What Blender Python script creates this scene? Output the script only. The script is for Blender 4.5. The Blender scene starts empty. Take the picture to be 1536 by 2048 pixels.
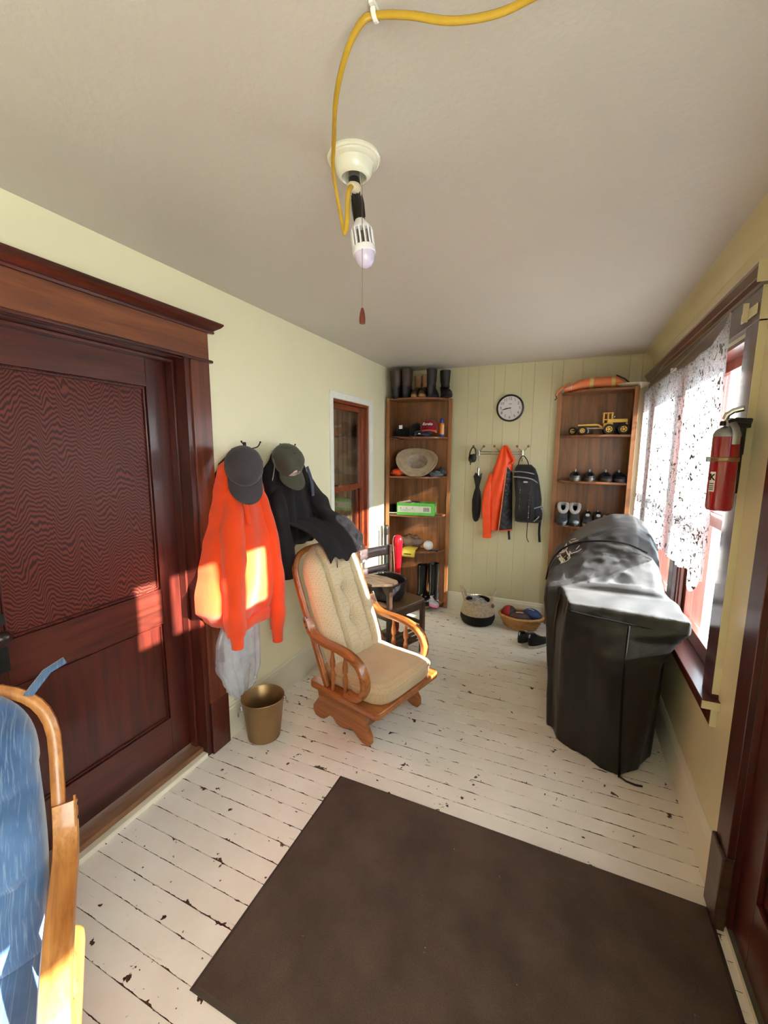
import bpy, bmesh, math, random
from mathutils import Vector, Matrix, noise
random.seed(7)
PI = math.pi
SC = bpy.context.scene
COL = SC.collection

# ------------------------------------------------------------------ camera
cam = bpy.data.objects.new('camera', bpy.data.cameras.new('camera'))
COL.objects.link(cam)
CAM = Vector((1.684, 0.0, 1.63))
yaw, pit, rol = 0.412119, 0.144375, 0.005219
fw = Vector((-math.sin(yaw)*math.cos(pit), math.cos(yaw)*math.cos(pit), -math.sin(pit)))
r0 = Vector((math.cos(yaw), math.sin(yaw), 0)); u0 = r0.cross(fw)
rt = math.cos(rol)*r0 + math.sin(rol)*u0; up = -math.sin(rol)*r0 + math.cos(rol)*u0
cam.matrix_world = Matrix(((rt.x, up.x, -fw.x, CAM.x), (rt.y, up.y, -fw.y, CAM.y), (rt.z, up.z, -fw.z, CAM.z), (0, 0, 0, 1)))
cam.data.sensor_fit = 'HORIZONTAL'; cam.data.sensor_width = 36.0
cam.data.lens = 833.55*36/1536; cam.data.clip_start = 0.02
SC.camera = cam

# ------------------------------------------------------------------ sky, sun, exposure
world = bpy.data.worlds.new('sky'); SC.world = world; world.use_nodes = True
bg = world.node_tree.nodes['Background']
bg.inputs['Color'].default_value = (0.78, 0.89, 1.0, 1); bg.inputs['Strength'].default_value = 9.0
sun = bpy.data.objects.new('sun', bpy.data.lights.new('sun', 'SUN')); COL.objects.link(sun)
sun.data.energy = 36.0; sun.data.angle = 0.012; sun.data.color = (1.0, 0.95, 0.88)
sun.rotation_euler = Vector((-1.0, 0.17, -0.385)).to_track_quat('-Z', 'Y').to_euler()
VS = SC.view_settings
VS.view_transform = 'Standard'; VS.look = 'None'; VS.gamma = 1.0; VS.use_curve_mapping = False
VS.exposure = 0.70
SC.cycles.use_denoising = True
SC.cycles.max_bounces = 10; SC.cycles.diffuse_bounces = 6; SC.cycles.transparent_max_bounces = 16
SC.cycles.sample_clamp_indirect = 8.0

# ------------------------------------------------------------------ materials
def lin(c):
    return tuple(((v/255)/12.92 if v/255 <= .04045 else ((v/255+.055)/1.055)**2.4) for v in c)
class NT:
    def __init__(s, name):
        s.m = bpy.data.materials.new(name); s.m.use_nodes = True
        s.t = s.m.node_tree; s.b = s.t.nodes['Principled BSDF']; s.out = s.t.nodes['Material Output']
    def n(s, typ, **k):
        nd = s.t.nodes.new('ShaderNode'+typ)
        for a, v in k.items():
            if a[0] == '_': nd.inputs[a[1:].replace('_', ' ')].default_value = v
            else: setattr(nd, a, v)
        return nd
    def l(s, a, b): s.t.links.new(a, b)
    def coords(s, scale=(1, 1, 1), kind='Object', rnd=0):
        tc = s.n('TexCoord'); mp = s.n('Mapping'); mp.inputs['Scale'].default_value = scale
        s.l(tc.outputs[kind], mp.inputs['Vector'])
        if rnd:
            oi = s.n('ObjectInfo'); mu = s.n('Math', operation='MULTIPLY'); mu.inputs[1].default_value = rnd
            s.l(oi.outputs['Random'], mu.inputs[0]); cb = s.n('CombineXYZ')
            for i in range(3): s.l(mu.outputs[0], cb.inputs[i])
            s.l(cb.outputs[0], mp.inputs['Location'])
        return mp.outputs[0]
    def noise(s, vec, scale=5, detail=4, rough=.5, dist=0):
        nd = s.n('TexNoise'); s.l(vec, nd.inputs['Vector'])
        nd.inputs['Scale'].default_value = scale; nd.inputs['Detail'].default_value = detail
        nd.inputs['Roughness'].default_value = rough; nd.inputs['Distortion'].default_value = dist
        return nd.outputs['Fac']
    def ramp(s, fac, stops):
        r = s.n('ValToRGB'); e = r.color_ramp.elements
        while len(e) < len(stops): e.new(.5)
        for el, (p, c) in zip(e, stops):
            el.position = p; el.color = (*c, 1) if len(c) == 3 else c
        s.l(fac, r.inputs['Fac']); return r.outputs['Color']
    def bump(s, h, strength=.2, dist=.002):
        b = s.n('Bump'); b.inputs['Strength'].default_value = strength; b.inputs['Distance'].default_value = dist
        s.l(h, b.inputs['Height']); s.l(b.outputs[0], s.b.inputs['Normal']); return b
    def set(s, rough=.5, metal=0, color=None, spec=None, sheen=0, coat=0):
        s.b.inputs['Roughness'].default_value = rough; s.b.inputs['Metallic'].default_value = metal
        if color is not None: s.b.inputs['Base Color'].default_value = (*color, 1)
        if spec is not None: s.b.inputs['Specular IOR Level'].default_value = spec
        if sheen: s.b.inputs['Sheen Weight'].default_value = sheen
        if coat: s.b.inputs['Coat Weight'].default_value = coat; s.b.inputs['Coat Roughness'].default_value = .15
        return s
def plain(name, rgb, rough=.5, metal=0, var=.12, nscale=25, bump=0, bscale=200, bdist=.001, sheen=0, coat=0, spec=None, rnd=0):
    k = NT(name); c = lin(rgb); v = k.coords(rnd=rnd)
    f = k.noise(v, nscale, 3)
    k.l(k.ramp(f, [(.3, tuple(x*(1-var) for x in c)), (.7, tuple(min(1, x*(1+var)) for x in c))]), k.b.inputs['Base Color'])
    k.set(rough, metal, sheen=sheen, coat=coat, spec=spec)
    if bump: k.bump(k.noise(v, bscale, 2), bump, bdist)
    return k.m
def wood(name, dark, light, axis='z', scale=1.0, rough=.35, coat=.3, bump=.06, ring=1.0, spec=None):
    k = NT(name); s = [14*scale]*3; s['xyz'.index(axis)] = 1.1*scale
    v = k.coords(tuple(s), rnd=13)
    f1 = k.noise(v, 1.6, 4, .55, 1.2*ring); f2 = k.noise(v, 9, 2, .6)
    mx = k.n('Math', operation='MULTIPLY_ADD'); k.l(f2, mx.inputs[0]); mx.inputs[1].default_value = .35; k.l(f1, mx.inputs[2])
    k.l(k.ramp(mx.outputs[0], [(.42, lin(dark)), (.85, lin(light))]), k.b.inputs['Base Color'])
    k.set(rough, coat=coat, spec=spec)
    if bump: k.bump(f2, bump, .001)
    return k.m
def fabric(name, rgb, weave=900, rough=.9, var=.12, nscale=14, bump=.25, sheen=.15, bdist=.0006, wrinkle=0):
    k = NT(name); c = lin(rgb); v = k.coords()
    f = k.noise(v, nscale, 3)
    k.l(k.ramp(f, [(.3, tuple(x*(1-var) for x in c)), (.7, tuple(min(1, x*(1+var)) for x in c))]), k.b.inputs['Base Color'])
    k.set(rough, sheen=sheen, spec=.25)
    h = k.noise(v, weave, 2)
    if wrinkle:
        w1 = k.noise(k.coords((1, 1, .45)), 15, 3, .55, .8); ad = k.n('Math', operation='MULTIPLY_ADD'); k.l(w1, ad.inputs[0]); ad.inputs[1].default_value = wrinkle; k.l(h, ad.inputs[2]); h = ad.outputs[0]; bump, bdist = .6, .004
    k.bump(h, bump, bdist)
    return k.m
def clear(name, tint=(1, 1, 1), gloss=.12, rough=.02):
    k = NT(name); k.t.nodes.remove(k.b)
    tr = k.n('BsdfTransparent'); tr.inputs['Color'].default_value = (*tint, 1)
    gl = k.n('BsdfGlossy'); gl.inputs['Roughness'].default_value = rough
    fr = k.n('LayerWeight'); fr.inputs['Blend'].default_value = .5
    pw = k.n('Math', operation='POWER'); k.l(fr.outputs['Facing'], pw.inputs[0]); pw.inputs[1].default_value = 3
    ma = k.n('Math', operation='MULTIPLY_ADD'); k.l(pw.outputs[0], ma.inputs[0]); ma.inputs[1].default_value = gloss*2; ma.inputs[2].default_value = gloss*.25
    mx = k.n('MixShader'); k.l(ma.outputs[0], mx.inputs[0]); k.l(tr.outputs[0], mx.inputs[1]); k.l(gl.outputs[0], mx.inputs[2])
    k.l(mx.outputs[0], k.out.inputs['Surface']); return k.m

def paint_wall(name, rgb, bs=55, bst=.25, rough=.42):
    k = NT(name); c = lin(rgb); v = k.coords()
    f = k.noise(v, 2.2, 3)
    k.l(k.ramp(f, [(.3, tuple(x*.95 for x in c)), (.7, c)]), k.b.inputs['Base Color'])
    k.set(rough); k.bump(k.noise(v, bs, 3), bst, .002); return k.m
M = {}
M['wall'] = paint_wall('cream_yellow_paint', (235, 230, 198))
M['wall_r'] = paint_wall('cream_yellow_gloss_paint', (214, 205, 168), 38, .5, .3)
M['board'] = paint_wall('cream_board_paint', (200, 194, 160), 30, .15, .4)
M['base'] = paint_wall('cream_baseboard_paint', (222, 217, 196), 30, .12, .35)
M['ceil'] = None
def ceil_mat():
    k = NT('textured_plaster'); c = lin((200, 194, 187)); v = k.coords()
    k.l(k.ramp(k.noise(v, 1.4, 4), [(.3, tuple(x*.94 for x in c)), (.7, c)]), k.b.inputs['Base Color'])
    h1 = k.noise(v, 3.0, 6, .62, .6); h2 = k.noise(v, 70, 3, .6)
    ad = k.n('Math', operation='MULTIPLY_ADD'); k.l(h2, ad.inputs[0]); ad.inputs[1].default_value = .22; k.l(h1, ad.inputs[2])
    k.set(.5); k.bump(ad.outputs[0], .55, .008); return k.m
M['ceil'] = ceil_mat()
def floor_mat():
    k = NT('chipped_cream_floor_paint')
    v = k.coords(rnd=37); g = k.n('TexCoord'); sp = k.n('SeparateXYZ'); k.l(g.outputs['Generated'], sp.inputs[0])
    sb = k.n('Math', operation='SUBTRACT'); k.l(sp.outputs['Y'], sb.inputs[0]); sb.inputs[1].default_value = .5
    ab = k.n('Math', operation='ABSOLUTE'); k.l(sb.outputs[0], ab.inputs[0])      # 0 centre .. .5 edge
    pw = k.n('Math', operation='POWER'); dbl = k.n('Math', operation='MULTIPLY'); k.l(ab.outputs[0], dbl.inputs[0]); dbl.inputs[1].default_value = 2
    k.l(dbl.outputs[0], pw.inputs[0]); pw.inputs[1].default_value = 22
    n1 = k.noise(v, 16, 4, .6)
    ed = k.n('Math', operation='MULTIPLY_ADD'); k.l(pw.outputs[0], ed.inputs[0]); ed.inputs[1].default_value = .20; k.l(n1, ed.inputs[2])
    chip = k.ramp(ed.outputs[0], [(.667, (0, 0, 0)), (.682, (1, 1, 1))])
    spk = k.ramp(k.noise(v, 48, 2, .5), [(.745, (0, 0, 0)), (.765, (1, 1, 1))]); lgt = k.n('MixRGB', blend_type='LIGHTEN'); lgt.inputs['Fac'].default_value = 1; k.l(chip, lgt.inputs['Color1']); k.l(spk, lgt.inputs['Color2']); chip = lgt.outputs[0]
    n2 = k.noise(v, 2.5, 5, .6)
    base = k.ramp(n2, [(.3, lin((221, 214, 202))), (.7, lin((238, 233, 224)))])
    sc = k.noise(k.coords((3, 60, 60), rnd=37), 1.6, 3, .5, 1.5)
    scr = k.ramp(sc, [(.70, (0, 0, 0)), (.74, (.35, .35, .35))])
    m0 = k.n('MixRGB'); k.l(scr, m0.inputs['Fac']); k.l(base, m0.inputs['Color1']); m0.inputs['Color2'].default_value = (*lin((120, 104, 86)), 1)
    mx = k.n('MixRGB'); k.l(chip, mx.inputs['Fac']); k.l(m0.outputs[0], mx.inputs['Color1']); mx.inputs['Color2'].default_value = (*lin((66, 48, 38)), 1)
    k.l(mx.outputs[0], k.b.inputs['Base Color']); k.set(.33, spec=.4)
    iv = k.n('Invert'); k.l(chip, iv.inputs['Color']); k.bump(iv.outputs[0], .35, .0015); return k.m
M['floor'] = floor_mat()
M['gap'] = plain('dark_subfloor', (40, 30, 24), .9)
M['mahog'] = wood('mahogany_varnish', (46, 12, 9), (82, 28, 18), 'z', .8, .34, .25)
M['mahog_y'] = wood('mahogany_rail', (44, 13, 10), (86, 33, 21), 'y', .8, .34, .25)
M['mahog_h'] = wood('mahogany_header', (88, 42, 24), (126, 72, 42), 'y', .9, .45, .15)
M['mahog_c'] = wood('mahogany_casing', (66, 26, 16), (112, 56, 36), 'z', .9, .35, .4)
def moire():
    k = NT('figured_mahogany_panel'); v = k.coords((1.0, 1.0, 1.15), rnd=0)
    nz = k.noise(k.coords((1, 9, 2.6)), 1.0, 2, .5); nz2 = k.noise(k.coords((1, 34, 7)), 1.0, 2, .5)
    w = k.n('TexWave', wave_type='BANDS', bands_direction='Z'); w.inputs['Scale'].default_value = 10
    sx = k.n('SeparateXYZ'); k.l(v, sx.inputs[0])
    a1 = k.n('Math', operation='MULTIPLY_ADD'); k.l(nz, a1.inputs[0]); a1.inputs[1].default_value = .30; k.l(sx.outputs['Z'], a1.inputs[2])
    a2 = k.n('Math', operation='MULTIPLY_ADD'); k.l(nz2, a2.inputs[0]); a2.inputs[1].default_value = .06; k.l(a1.outputs[0], a2.inputs[2])
    cb = k.n('CombineXYZ'); k.l(a2.outputs[0], cb.inputs['Z']); k.l(cb.outputs[0], w.inputs['Vector'])
    w.inputs['Scale'].default_value = 15
    k.l(k.ramp(w.outputs['Fac'], [(.15, lin((50, 18, 16))), (.8, lin((100, 44, 32)))]), k.b.inputs['Base Color'])
    k.set(.42, spec=.25); return k.m
M['moire'] = moire()
M['oak'] = wood('oak_glider', (112, 58, 22), (172, 104, 50), 'x', 1.0, .32, .4)
M['oak_z'] = wood('oak_glider_upright', (112, 58, 22), (168, 100, 46), 'z', 1.0, .32, .4)
M['oak_l'] = wood('light_oak_glider', (150, 88, 38), (206, 142, 76), 'x', 1.0, .32, .4)
M['oak_lz'] = wood('light_oak_glider_upright', (146, 84, 36), (200, 136, 72), 'z', 1.0, .32, .4)
M['shelf'] = wood('oak_veneer', (76, 44, 21), (138, 88, 48), 'z', .8, .42, .15)
M['shelf_x'] = wood('oak_shelf_board', (84, 46, 26), (142, 88, 52), 'x', .8, .4, .15)
M['shelf_s'] = wood('oak_stile', (120, 72, 38), (164, 108, 62), 'z', .8, .4, .15)
M['old'] = wood('dark_old_wood', (40, 24, 18), (78, 52, 38), 'x', .8, .4, .25)
M['oldtop'] = wood('worn_tablet_wood', (84, 66, 52), (122, 100, 80), 'x', .8, .45, .1)
M['glass'] = clear('window_glass', (.96, .98, .97), .15)
M['glass_d'] = clear('dark_reflecting_glass', (.85, .83, .78), .35, .06)
M['white'] = plain('white_paint', (232, 232, 226), .4, var=.03)
M['black'] = plain('black_plastic', (20, 19, 19), .4, var=.2)
M['brass'] = plain('brushed_brass', (150, 122, 84), .38, .75, var=.1, nscale=8)
M['chrome'] = plain('chrome', (205, 205, 205), .18, 1.0, var=.05)
M['iron'] = plain('cast_iron', (38, 35, 36), .55, .35, var=.2, bump=.2)
M['steel'] = plain('grey_steel', (150, 150, 150), .35, .8, var=.08)

# ------------------------------------------------------------------ mesh helpers
class G:
    def __init__(s): s.V = []; s.F = []; s.mi = []; s.cur = 0
    def add(s, V, F):
        o = len(s.V); s.V += [Vector(v) for v in V]; s.F += [tuple(i+o for i in f) for f in F]; s.mi += [s.cur]*len(F); return s
    def box(s, c, d, rot=None):
        V = [Vector((x*d[0]/2, y*d[1]/2, z*d[2]/2)) for x in (-1, 1) for y in (-1, 1) for z in (-1, 1)]
        if rot is not None: V = [rot @ v for v in V]
        V = [v+Vector(c) for v in V]
        return s.add(V, [(0, 1, 3, 2), (4, 6, 7, 5), (0, 4, 5, 1), (2, 3, 7, 6), (0, 2, 6, 4), (1, 5, 7, 3)])
    def bx(s, x0, x1, y0, y1, z0, z1): return s.box(((x0+x1)/2, (y0+y1)/2, (z0+z1)/2), (x1-x0, y1-y0, z1-z0))
    def loft(s, rings, cap0=True, cap1=True, closed=True):
        n = len(rings[0]); V = [p for r in rings for p in r]; F = []
        for i in range(len(rings)-1):
            for j in range(n if closed else n-1):
                k = (j+1) % n; F.append((i*n+j, i*n+k, (i+1)*n+k, (i+1)*n+j))
        if cap0 and closed: F.append(tuple(range(n-1, -1, -1)))
        if cap1 and closed: F.append(tuple((len(rings)-1)*n+j for j in range(n)))
        return s.add(V, F)
    def lathe(s, prof, n=20, c=(0, 0, 0), mat=None, cap0=True, cap1=True, sx=1, sy=1):
        rings = []
        for r, z in prof:
            ring = [Vector((r*sx*math.cos(2*PI*j/n), r*sy*math.sin(2*PI*j/n), z)) for j in range(n)]
            if mat is not None: ring = [mat @ p for p in ring]
            rings.append([p+Vector(c) for p in ring])
        return s.loft(rings, cap0, cap1)
    def tube(s, pts, r, n=8, flat=None, closed=False, upv=None, caps=True):
        pts = [Vector(p) for p in pts]; m = len(pts); rings = []; nrm = None
        for i, p in enumerate(pts):
            if closed: t = pts[(i+1) % m]-pts[i-1]
            else: t = pts[min(i+1, m-1)]-pts[max(i-1, 0)]
            t.normalize()
            if upv is not None:
                nrm = Vector(upv) - t*t.dot(Vector(upv)); nrm.normalize()
            elif nrm is None:
                a = Vector((0, 0, 1)) if abs(t.z) < .9 else Vector((1, 0, 0)); nrm = (a-t*t.dot(a)).normalized()
            else: nrm = (nrm-t*t.dot(nrm)).normalized()
            bn = t.cross(nrm); rr = r[i] if isinstance(r, (list, tuple)) else r
            a, b = (1, 1) if flat is None else flat
            sq = flat is not None
            ring = []
            for j in range(n):
                an = 2*PI*(j+.5)/n; cx, sy = math.cos(an), math.sin(an)
                if sq:
                    q = max(abs(cx), abs(sy)); w = .55; cx, sy = cx*(1-w)+w*cx/q, sy*(1-w)+w*sy/q
                ring.append(p+nrm*(cx*rr*a)+bn*(sy*rr*b))
            rings.append(ring)
        if closed: rings.append(rings[0]); return s.loft(rings, False, False)
        return s.loft(rings, caps, caps)
    def prism(s, poly, w0, w1, plane='xz'):
        """poly in two axes, extruded along the third"""
        n = len(poly)
        def mk(p, w):
            return {'xz': (p[0], w, p[1]), 'xy': (p[0], p[1], w), 'yz': (w, p[0], p[1])}[plane]
        V = [mk(p, w0) for p in poly]+[mk(p, w1) for p in poly]
        F = [tuple(range(n)), tuple(range(2*n-1, n-1, -1))]+[(i, i+n, (i+1) % n+n, (i+1) % n) for i in range(n)]
        return s.add(V, F)
    def sheet(s, nu, nv, fn):
        V = [fn(i/nu, j/nv) for i in range(nu+1) for j in range(nv+1)]
        F = [(i*(nv+1)+j, (i+1)*(nv+1)+j, (i+1)*(nv+1)+j+1, i*(nv+1)+j+1) for i in range(nu) for j in range(nv)]
        return s.add(V, F)
    def ball(s, c, r, n=16, m=10, sc=(1, 1, 1), rot=None):
        rings = []
        for i in range(m+1):
            th = PI*i/m; rr = max(math.sin(th), .004)
            ring = [Vector((rr*math.cos(2*PI*j/n)*r*sc[0], rr*math.sin(2*PI*j/n)*r*sc[1], -math.cos(th)*r*sc[2])) for j in range(n)]
            if rot is not None: ring = [rot @ p for p in ring]
            rings.append([p+Vector(c) for p in ring])
        return s.loft(rings)
    def xf(s, mat): s.V = [mat @ v for v in s.V]; return s
    def obj(s, name, mat=None, parent=None, smooth=None, bevel=0, sub=0, solid=0, loc=None, rotz=0, seg=2):
        me = bpy.data.meshes.new(name); me.from_pydata([tuple(v) for v in s.V], [], s.F)
        bm = bmesh.new(); bm.from_mesh(me); bmesh.ops.recalc_face_normals(bm, faces=bm.faces); bm.to_mesh(me); bm.free()
        mats = mat if isinstance(mat, (list, tuple)) else [mat]
        for m in mats:
            if m is not None: me.materials.append(m)
        if len(mats) > 1: me.polygons.foreach_set('material_index', s.mi)
        if smooth is not None:
            me.polygons.foreach_set('use_smooth', [True]*len(me.polygons))
            if smooth < 180: me.set_sharp_from_angle(angle=math.radians(smooth))
        me.update()
        o = bpy.data.objects.new(name, me); COL.objects.link(o)
        if parent is not None: o.parent = parent
        if loc is not None: o.location = loc
        if rotz: o.rotation_euler = (0, 0, rotz)
        if bevel:
            b = o.modifiers.new('bevel', 'BEVEL'); b.width = bevel; b.segments = seg; b.limit_method = 'ANGLE'; b.angle_limit = .6
        if solid:
            b = o.modifiers.new('thick', 'SOLIDIFY'); b.thickness = solid; b.offset = 0
        if sub:
            b = o.modifiers.new('smooth', 'SUBSURF'); b.levels = sub; b.render_levels = sub
        return o
def B(x0, x1, y0, y1, z0, z1): return G().bx(x0, x1, y0, y1, z0, z1)
def tag(o, label, cat, group=None, kind=None):
    o['label'] = label; o['category'] = cat
    if group: o['group'] = group
    if kind: o['kind'] = kind
    return o
def thing(name, label, cat, loc=(0, 0, 0), rotz=0, group=None, kind=None):
    o = bpy.data.objects.new(name, None); COL.objects.link(o); o.empty_display_size = .05
    o.location = loc; o.rotation_euler = (0, 0, rotz); return tag(o, label, cat, group, kind)
def share(o, parent, loc=None, rot=None):
    c = o.copy(); COL.objects.link(c); c.parent = parent
    if loc is not None: c.location = loc
    if rot is not None: c.rotation_euler = rot
    return c
def lbl(o, text): o['label'] = text; return o
def text_mesh(name, body, size, mat, parent, loc, rot, extr=.0006, shear=0, bold=0):
    cu = bpy.data.curves.new('lettering', 'FONT'); cu.body = body; cu.size = size; cu.extrude = extr
    cu.align_x = 'CENTER'; cu.align_y = 'CENTER'; cu.shear = shear; cu.offset = bold; cu.resolution_u = 3
    t = bpy.data.objects.new('lettering', cu); COL.objects.link(t)
    bpy.context.view_layer.update()
    me = bpy.data.meshes.new_from_object(t.evaluated_get(bpy.context.evaluated_depsgraph_get()))
    bpy.data.objects.remove(t); bpy.data.curves.remove(cu)
    me.materials.clear(); me.materials.append(mat)
    o = bpy.data.objects.new(name, me); COL.objects.link(o); o.parent = parent
    o.location = loc; o.rotation_euler = rot; return o
def nz(x, y=0, z=0): return noise.noise(Vector((x, y, z)))
def bez(p, n=24):
    """Catmull-Rom through points"""
    p = [Vector(q) for q in p]; out = []
    for i in range(len(p)-1):
        a, b, c, d = p[max(i-1, 0)], p[i], p[i+1], p[min(i+2, len(p)-1)]
        for k in range(n):
            t = k/n
            out.append(.5*((2*b)+(c-a)*t+(2*a-5*b+4*c-d)*t*t+(3*b-a-3*c+d)*t**3))
    out.append(p[-1]); return out
def lerp(tab, x):
    """piecewise-linear table [(x, value)]"""
    if x <= tab[0][0]: return tab[0][1]
    for (a, va), (b, vb) in zip(tab, tab[1:]):
        if x <= b:
            t = (x-a)/(b-a); t = t*t*(3-2*t)
            if isinstance(va, tuple): return tuple(p+(q-p)*t for p, q in zip(va, vb))
            return va+(vb-va)*t
    return tab[-1][1]
# ================================================================== THE ROOM
XR, YB, YF, H = 2.279, 4.157, -1.5, 2.442
def struct(name, g, mat, label, cat, parent=None, **k):
    o = g.obj(name, mat, parent, **k); o['kind'] = 'structure'
    if parent is None: tag(o, label, cat)
    return o
# floor: painted boards running across the room
fl = thing('floor', 'chipped cream painted board floor', 'floor', kind='structure')
o = B(-.16, XR+.12, YF-.1, YB+.1, -.06, -.018).obj('subfloor', M['gap'], fl)
pitch = .0835; y0 = 1.486-pitch*math.ceil((1.486-YF)/pitch); plank = None; i = 0
while y0+i*pitch < YB:
    ya = y0+i*pitch; w = pitch-.0011
    if plank is None:
        plank = G().box((XR/2-.06, w/2, -.009), (XR+.14, w, .018)).obj('plank', M['floor'], fl, bevel=.0012, seg=1); p = plank
    else: p = share(plank, fl)
    p.location = (0, ya+.0005, random.uniform(-.0006, .0004)); i += 1
struct('ground', B(-30, 40, -30, 40, -.75, -.7), plain('pale_frosty_ground', (128, 132, 134), .9), 'pale frosty ground outside the porch', 'ground')
struct('ceiling', B(-.16, XR+.14, YF-.14, YB+.14, H, H+.1), M['ceil'], 'textured off-white plaster ceiling', 'ceiling')

def holes(a0, a1, z0, z1, hs):
    """rectangles of a wall in (a, z) around holes sorted along a"""
    out = []; a = a0
    for h0, h1, g0, g1 in hs:
        out.append((a, h0, z0, z1))
        if g0 > z0: out.append((h0, h1, z0, g0))
        if g1 < z1: out.append((h0, h1, g1, z1))
        a = h1
    out.append((a, a1, z0, z1)); return out
g = G()
for a0, a1, b0, b1 in holes(YF, YB, 0, H, [(.6, 1.49, 0, 2.065), (2.845, 3.49, .72, 2.035)]): g.bx(-.15, 0, a0, a1, b0, b1)
struct('wall_left', g, M['wall'], 'cream yellow plaster wall with the mahogany door', 'wall')
g = G()
for a0, a1, b0, b1 in holes(YF, YB, 0, H, [(-1.2, .30, .8, 2.05), (.7, 1.588, 0, 2.06), (2.02, 2.70, .67, 2.07), (2.80, 3.53, .67, 2.07), (3.67, 4.08, .67, 2.07)]): g.bx(XR, XR+.13, a0, a1, b0, b1)
struct('wall_right', g, M['wall_r'], 'glossy cream yellow wall around the curtained window', 'wall')
wb = thing('wall_back', 'cream board panelled wall behind the coat rack', 'wall', kind='structure')
B(-.15, XR+.13, YB+.003, YB+.12, 0, H).obj('wall_core', M['board'], wb)
x = 0; ws = [.105, .15, .092, .158, .088, .16, .10, .148, .095, .152, .11, .15, .09, .155, .105]; n = 0
xs = [0.0]
while xs[-1] < XR-.02: xs.append(min(XR, xs[-1]+ws[n % len(ws)])); n += 1
for a, b in zip(xs, xs[1:]):
    G().prism([(a+.0005, YB+.003), (a+.003, YB), (b-.003, YB), (b-.0005, YB+.003)], 0, H, 'xy').obj('panel_board', M['board'], wb)
g = G()
for a0, a1, b0, b1 in holes(0, XR, 0, H, []): g.bx(a0, a1, YF-.13, YF, b0, b1)
struct('wall_front', g, M['wall'], 'cream yellow wall behind the viewer', 'wall')
# cove along the right wall
pts = [(XR, H-.07)]+[(XR-.07+.07*math.cos(a), H-.07+.07*math.sin(a)) for a in [j*PI/16 for j in range(1, 9)]]
cv = G().prism([(XR+.002, H-.072), *[(XR-.002-.07*(1-math.cos(a)), H-.07+.07*math.sin(a)) for a in [j*PI/20 for j in range(11)]], (XR+.002, H+.002)], YF, YB, 'xz')
struct('trim_1', cv, M['wall_r'], 'rounded cove between ceiling and right wall', 'trim', smooth=50)

def baseb(name, p, axis, at, sgn, a0, a1, label, h=.205):
    t = .018
    prof = [(0, 0), (t, 0), (t, h-.03), (t-.004, h-.02), (t-.004, h-.012), (t-.011, h), (0, h)]
    if axis == 'x': g = G().prism([(at+sgn*q, z) for q, z in prof], a0, a1, 'xz')
    else: g = G().prism([(at+sgn*q, z) for q, z in prof], a0, a1, 'yz')
    return struct(name, g, M['base'], label, 'baseboard')
baseb('baseboard_left', 0, 'x', 0, 1, 1.632, YB, 'cream baseboard along the left wall beside the bucket')
baseb('baseboard_right', 0, 'x', XR, -1, 1.70, YB, 'cream baseboard below the curtained window', .2)
baseb('baseboard_back', 0, 'y', YB, -1, .02, XR-.02, 'cream baseboard along the back wall behind the baskets', .178)
# dark streak line of the left baseboard is the shadow under its bead

# ------------------------------------------------------------------ left door
d = thing('door_1', 'dark mahogany panelled door with figured upper panel', 'door', (-.1, .62, .055), 0, kind='structure')
W, HD = .862, 2.0; st = .117
for a, b in ((0, st), (W-st, W)): B(-.045, 0, a, b, 0, HD).obj('stile', M['mahog'], d, bevel=.002)
for z0, z1 in ((0, .215), (.73, .90), (1.865, HD)): B(-.045, 0, st, W-st, z0, z1).obj('rail', M['mahog_y'], d, bevel=.002)
for z0, z1, m in ((.215, .73, M['mahog']), (.90, 1.865, M['moire'])):
    B(-.035, -.014, st-.01, W-st+.01, z0-.005, z1+.005).obj('panel', m, d)
    fr = G()
    for q, s_ in ((0, 0), (.012, .0)):
        a0, a1, b0, b1 = st+q, W-st-q, z0+q, z1-q
        path = [(-.004-q*.5, a0, b0), (-.004-q*.5, a1, b0), (-.004-q*.5, a1, b1), (-.004-q*.5, a0, b1)]
        fr.tube(path, .006, 6, closed=True, upv=(1, 0, 0))
    fr.obj('panel_moulding', M['mahog'], d, smooth=60)
kn = G().lathe([(.001, 0), (.012, 0), (.010, .02), (.016, .03), (.027, .04), (.030, .052), (.026, .064), (.012, .072), (.001, .073)], 18, mat=Matrix.Rotation(PI/2, 3, 'Y'), sx=.8, sy=1)
kn.xf(Matrix.Translation((0, .137-.045, .935))).obj('door_knob', plain('dark_bronze', (58, 46, 44), .3, .6), d, smooth=50)
lp = G(); lp.bx(0, .004, .06, .125, .79, .885).bx(0, .004, .06, .125, .965, 1.005)
lp.obj('lock_plate', plain('blackened_iron_plate', (44, 48, 48), .4, .6), d, bevel=.003)
G().lathe([(.006, 0), (.006, .006)], 10, (0, .095, .86), mat=Matrix.Rotation(PI/2, 3, 'Y')).obj('keyhole', M['black'], d)
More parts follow.
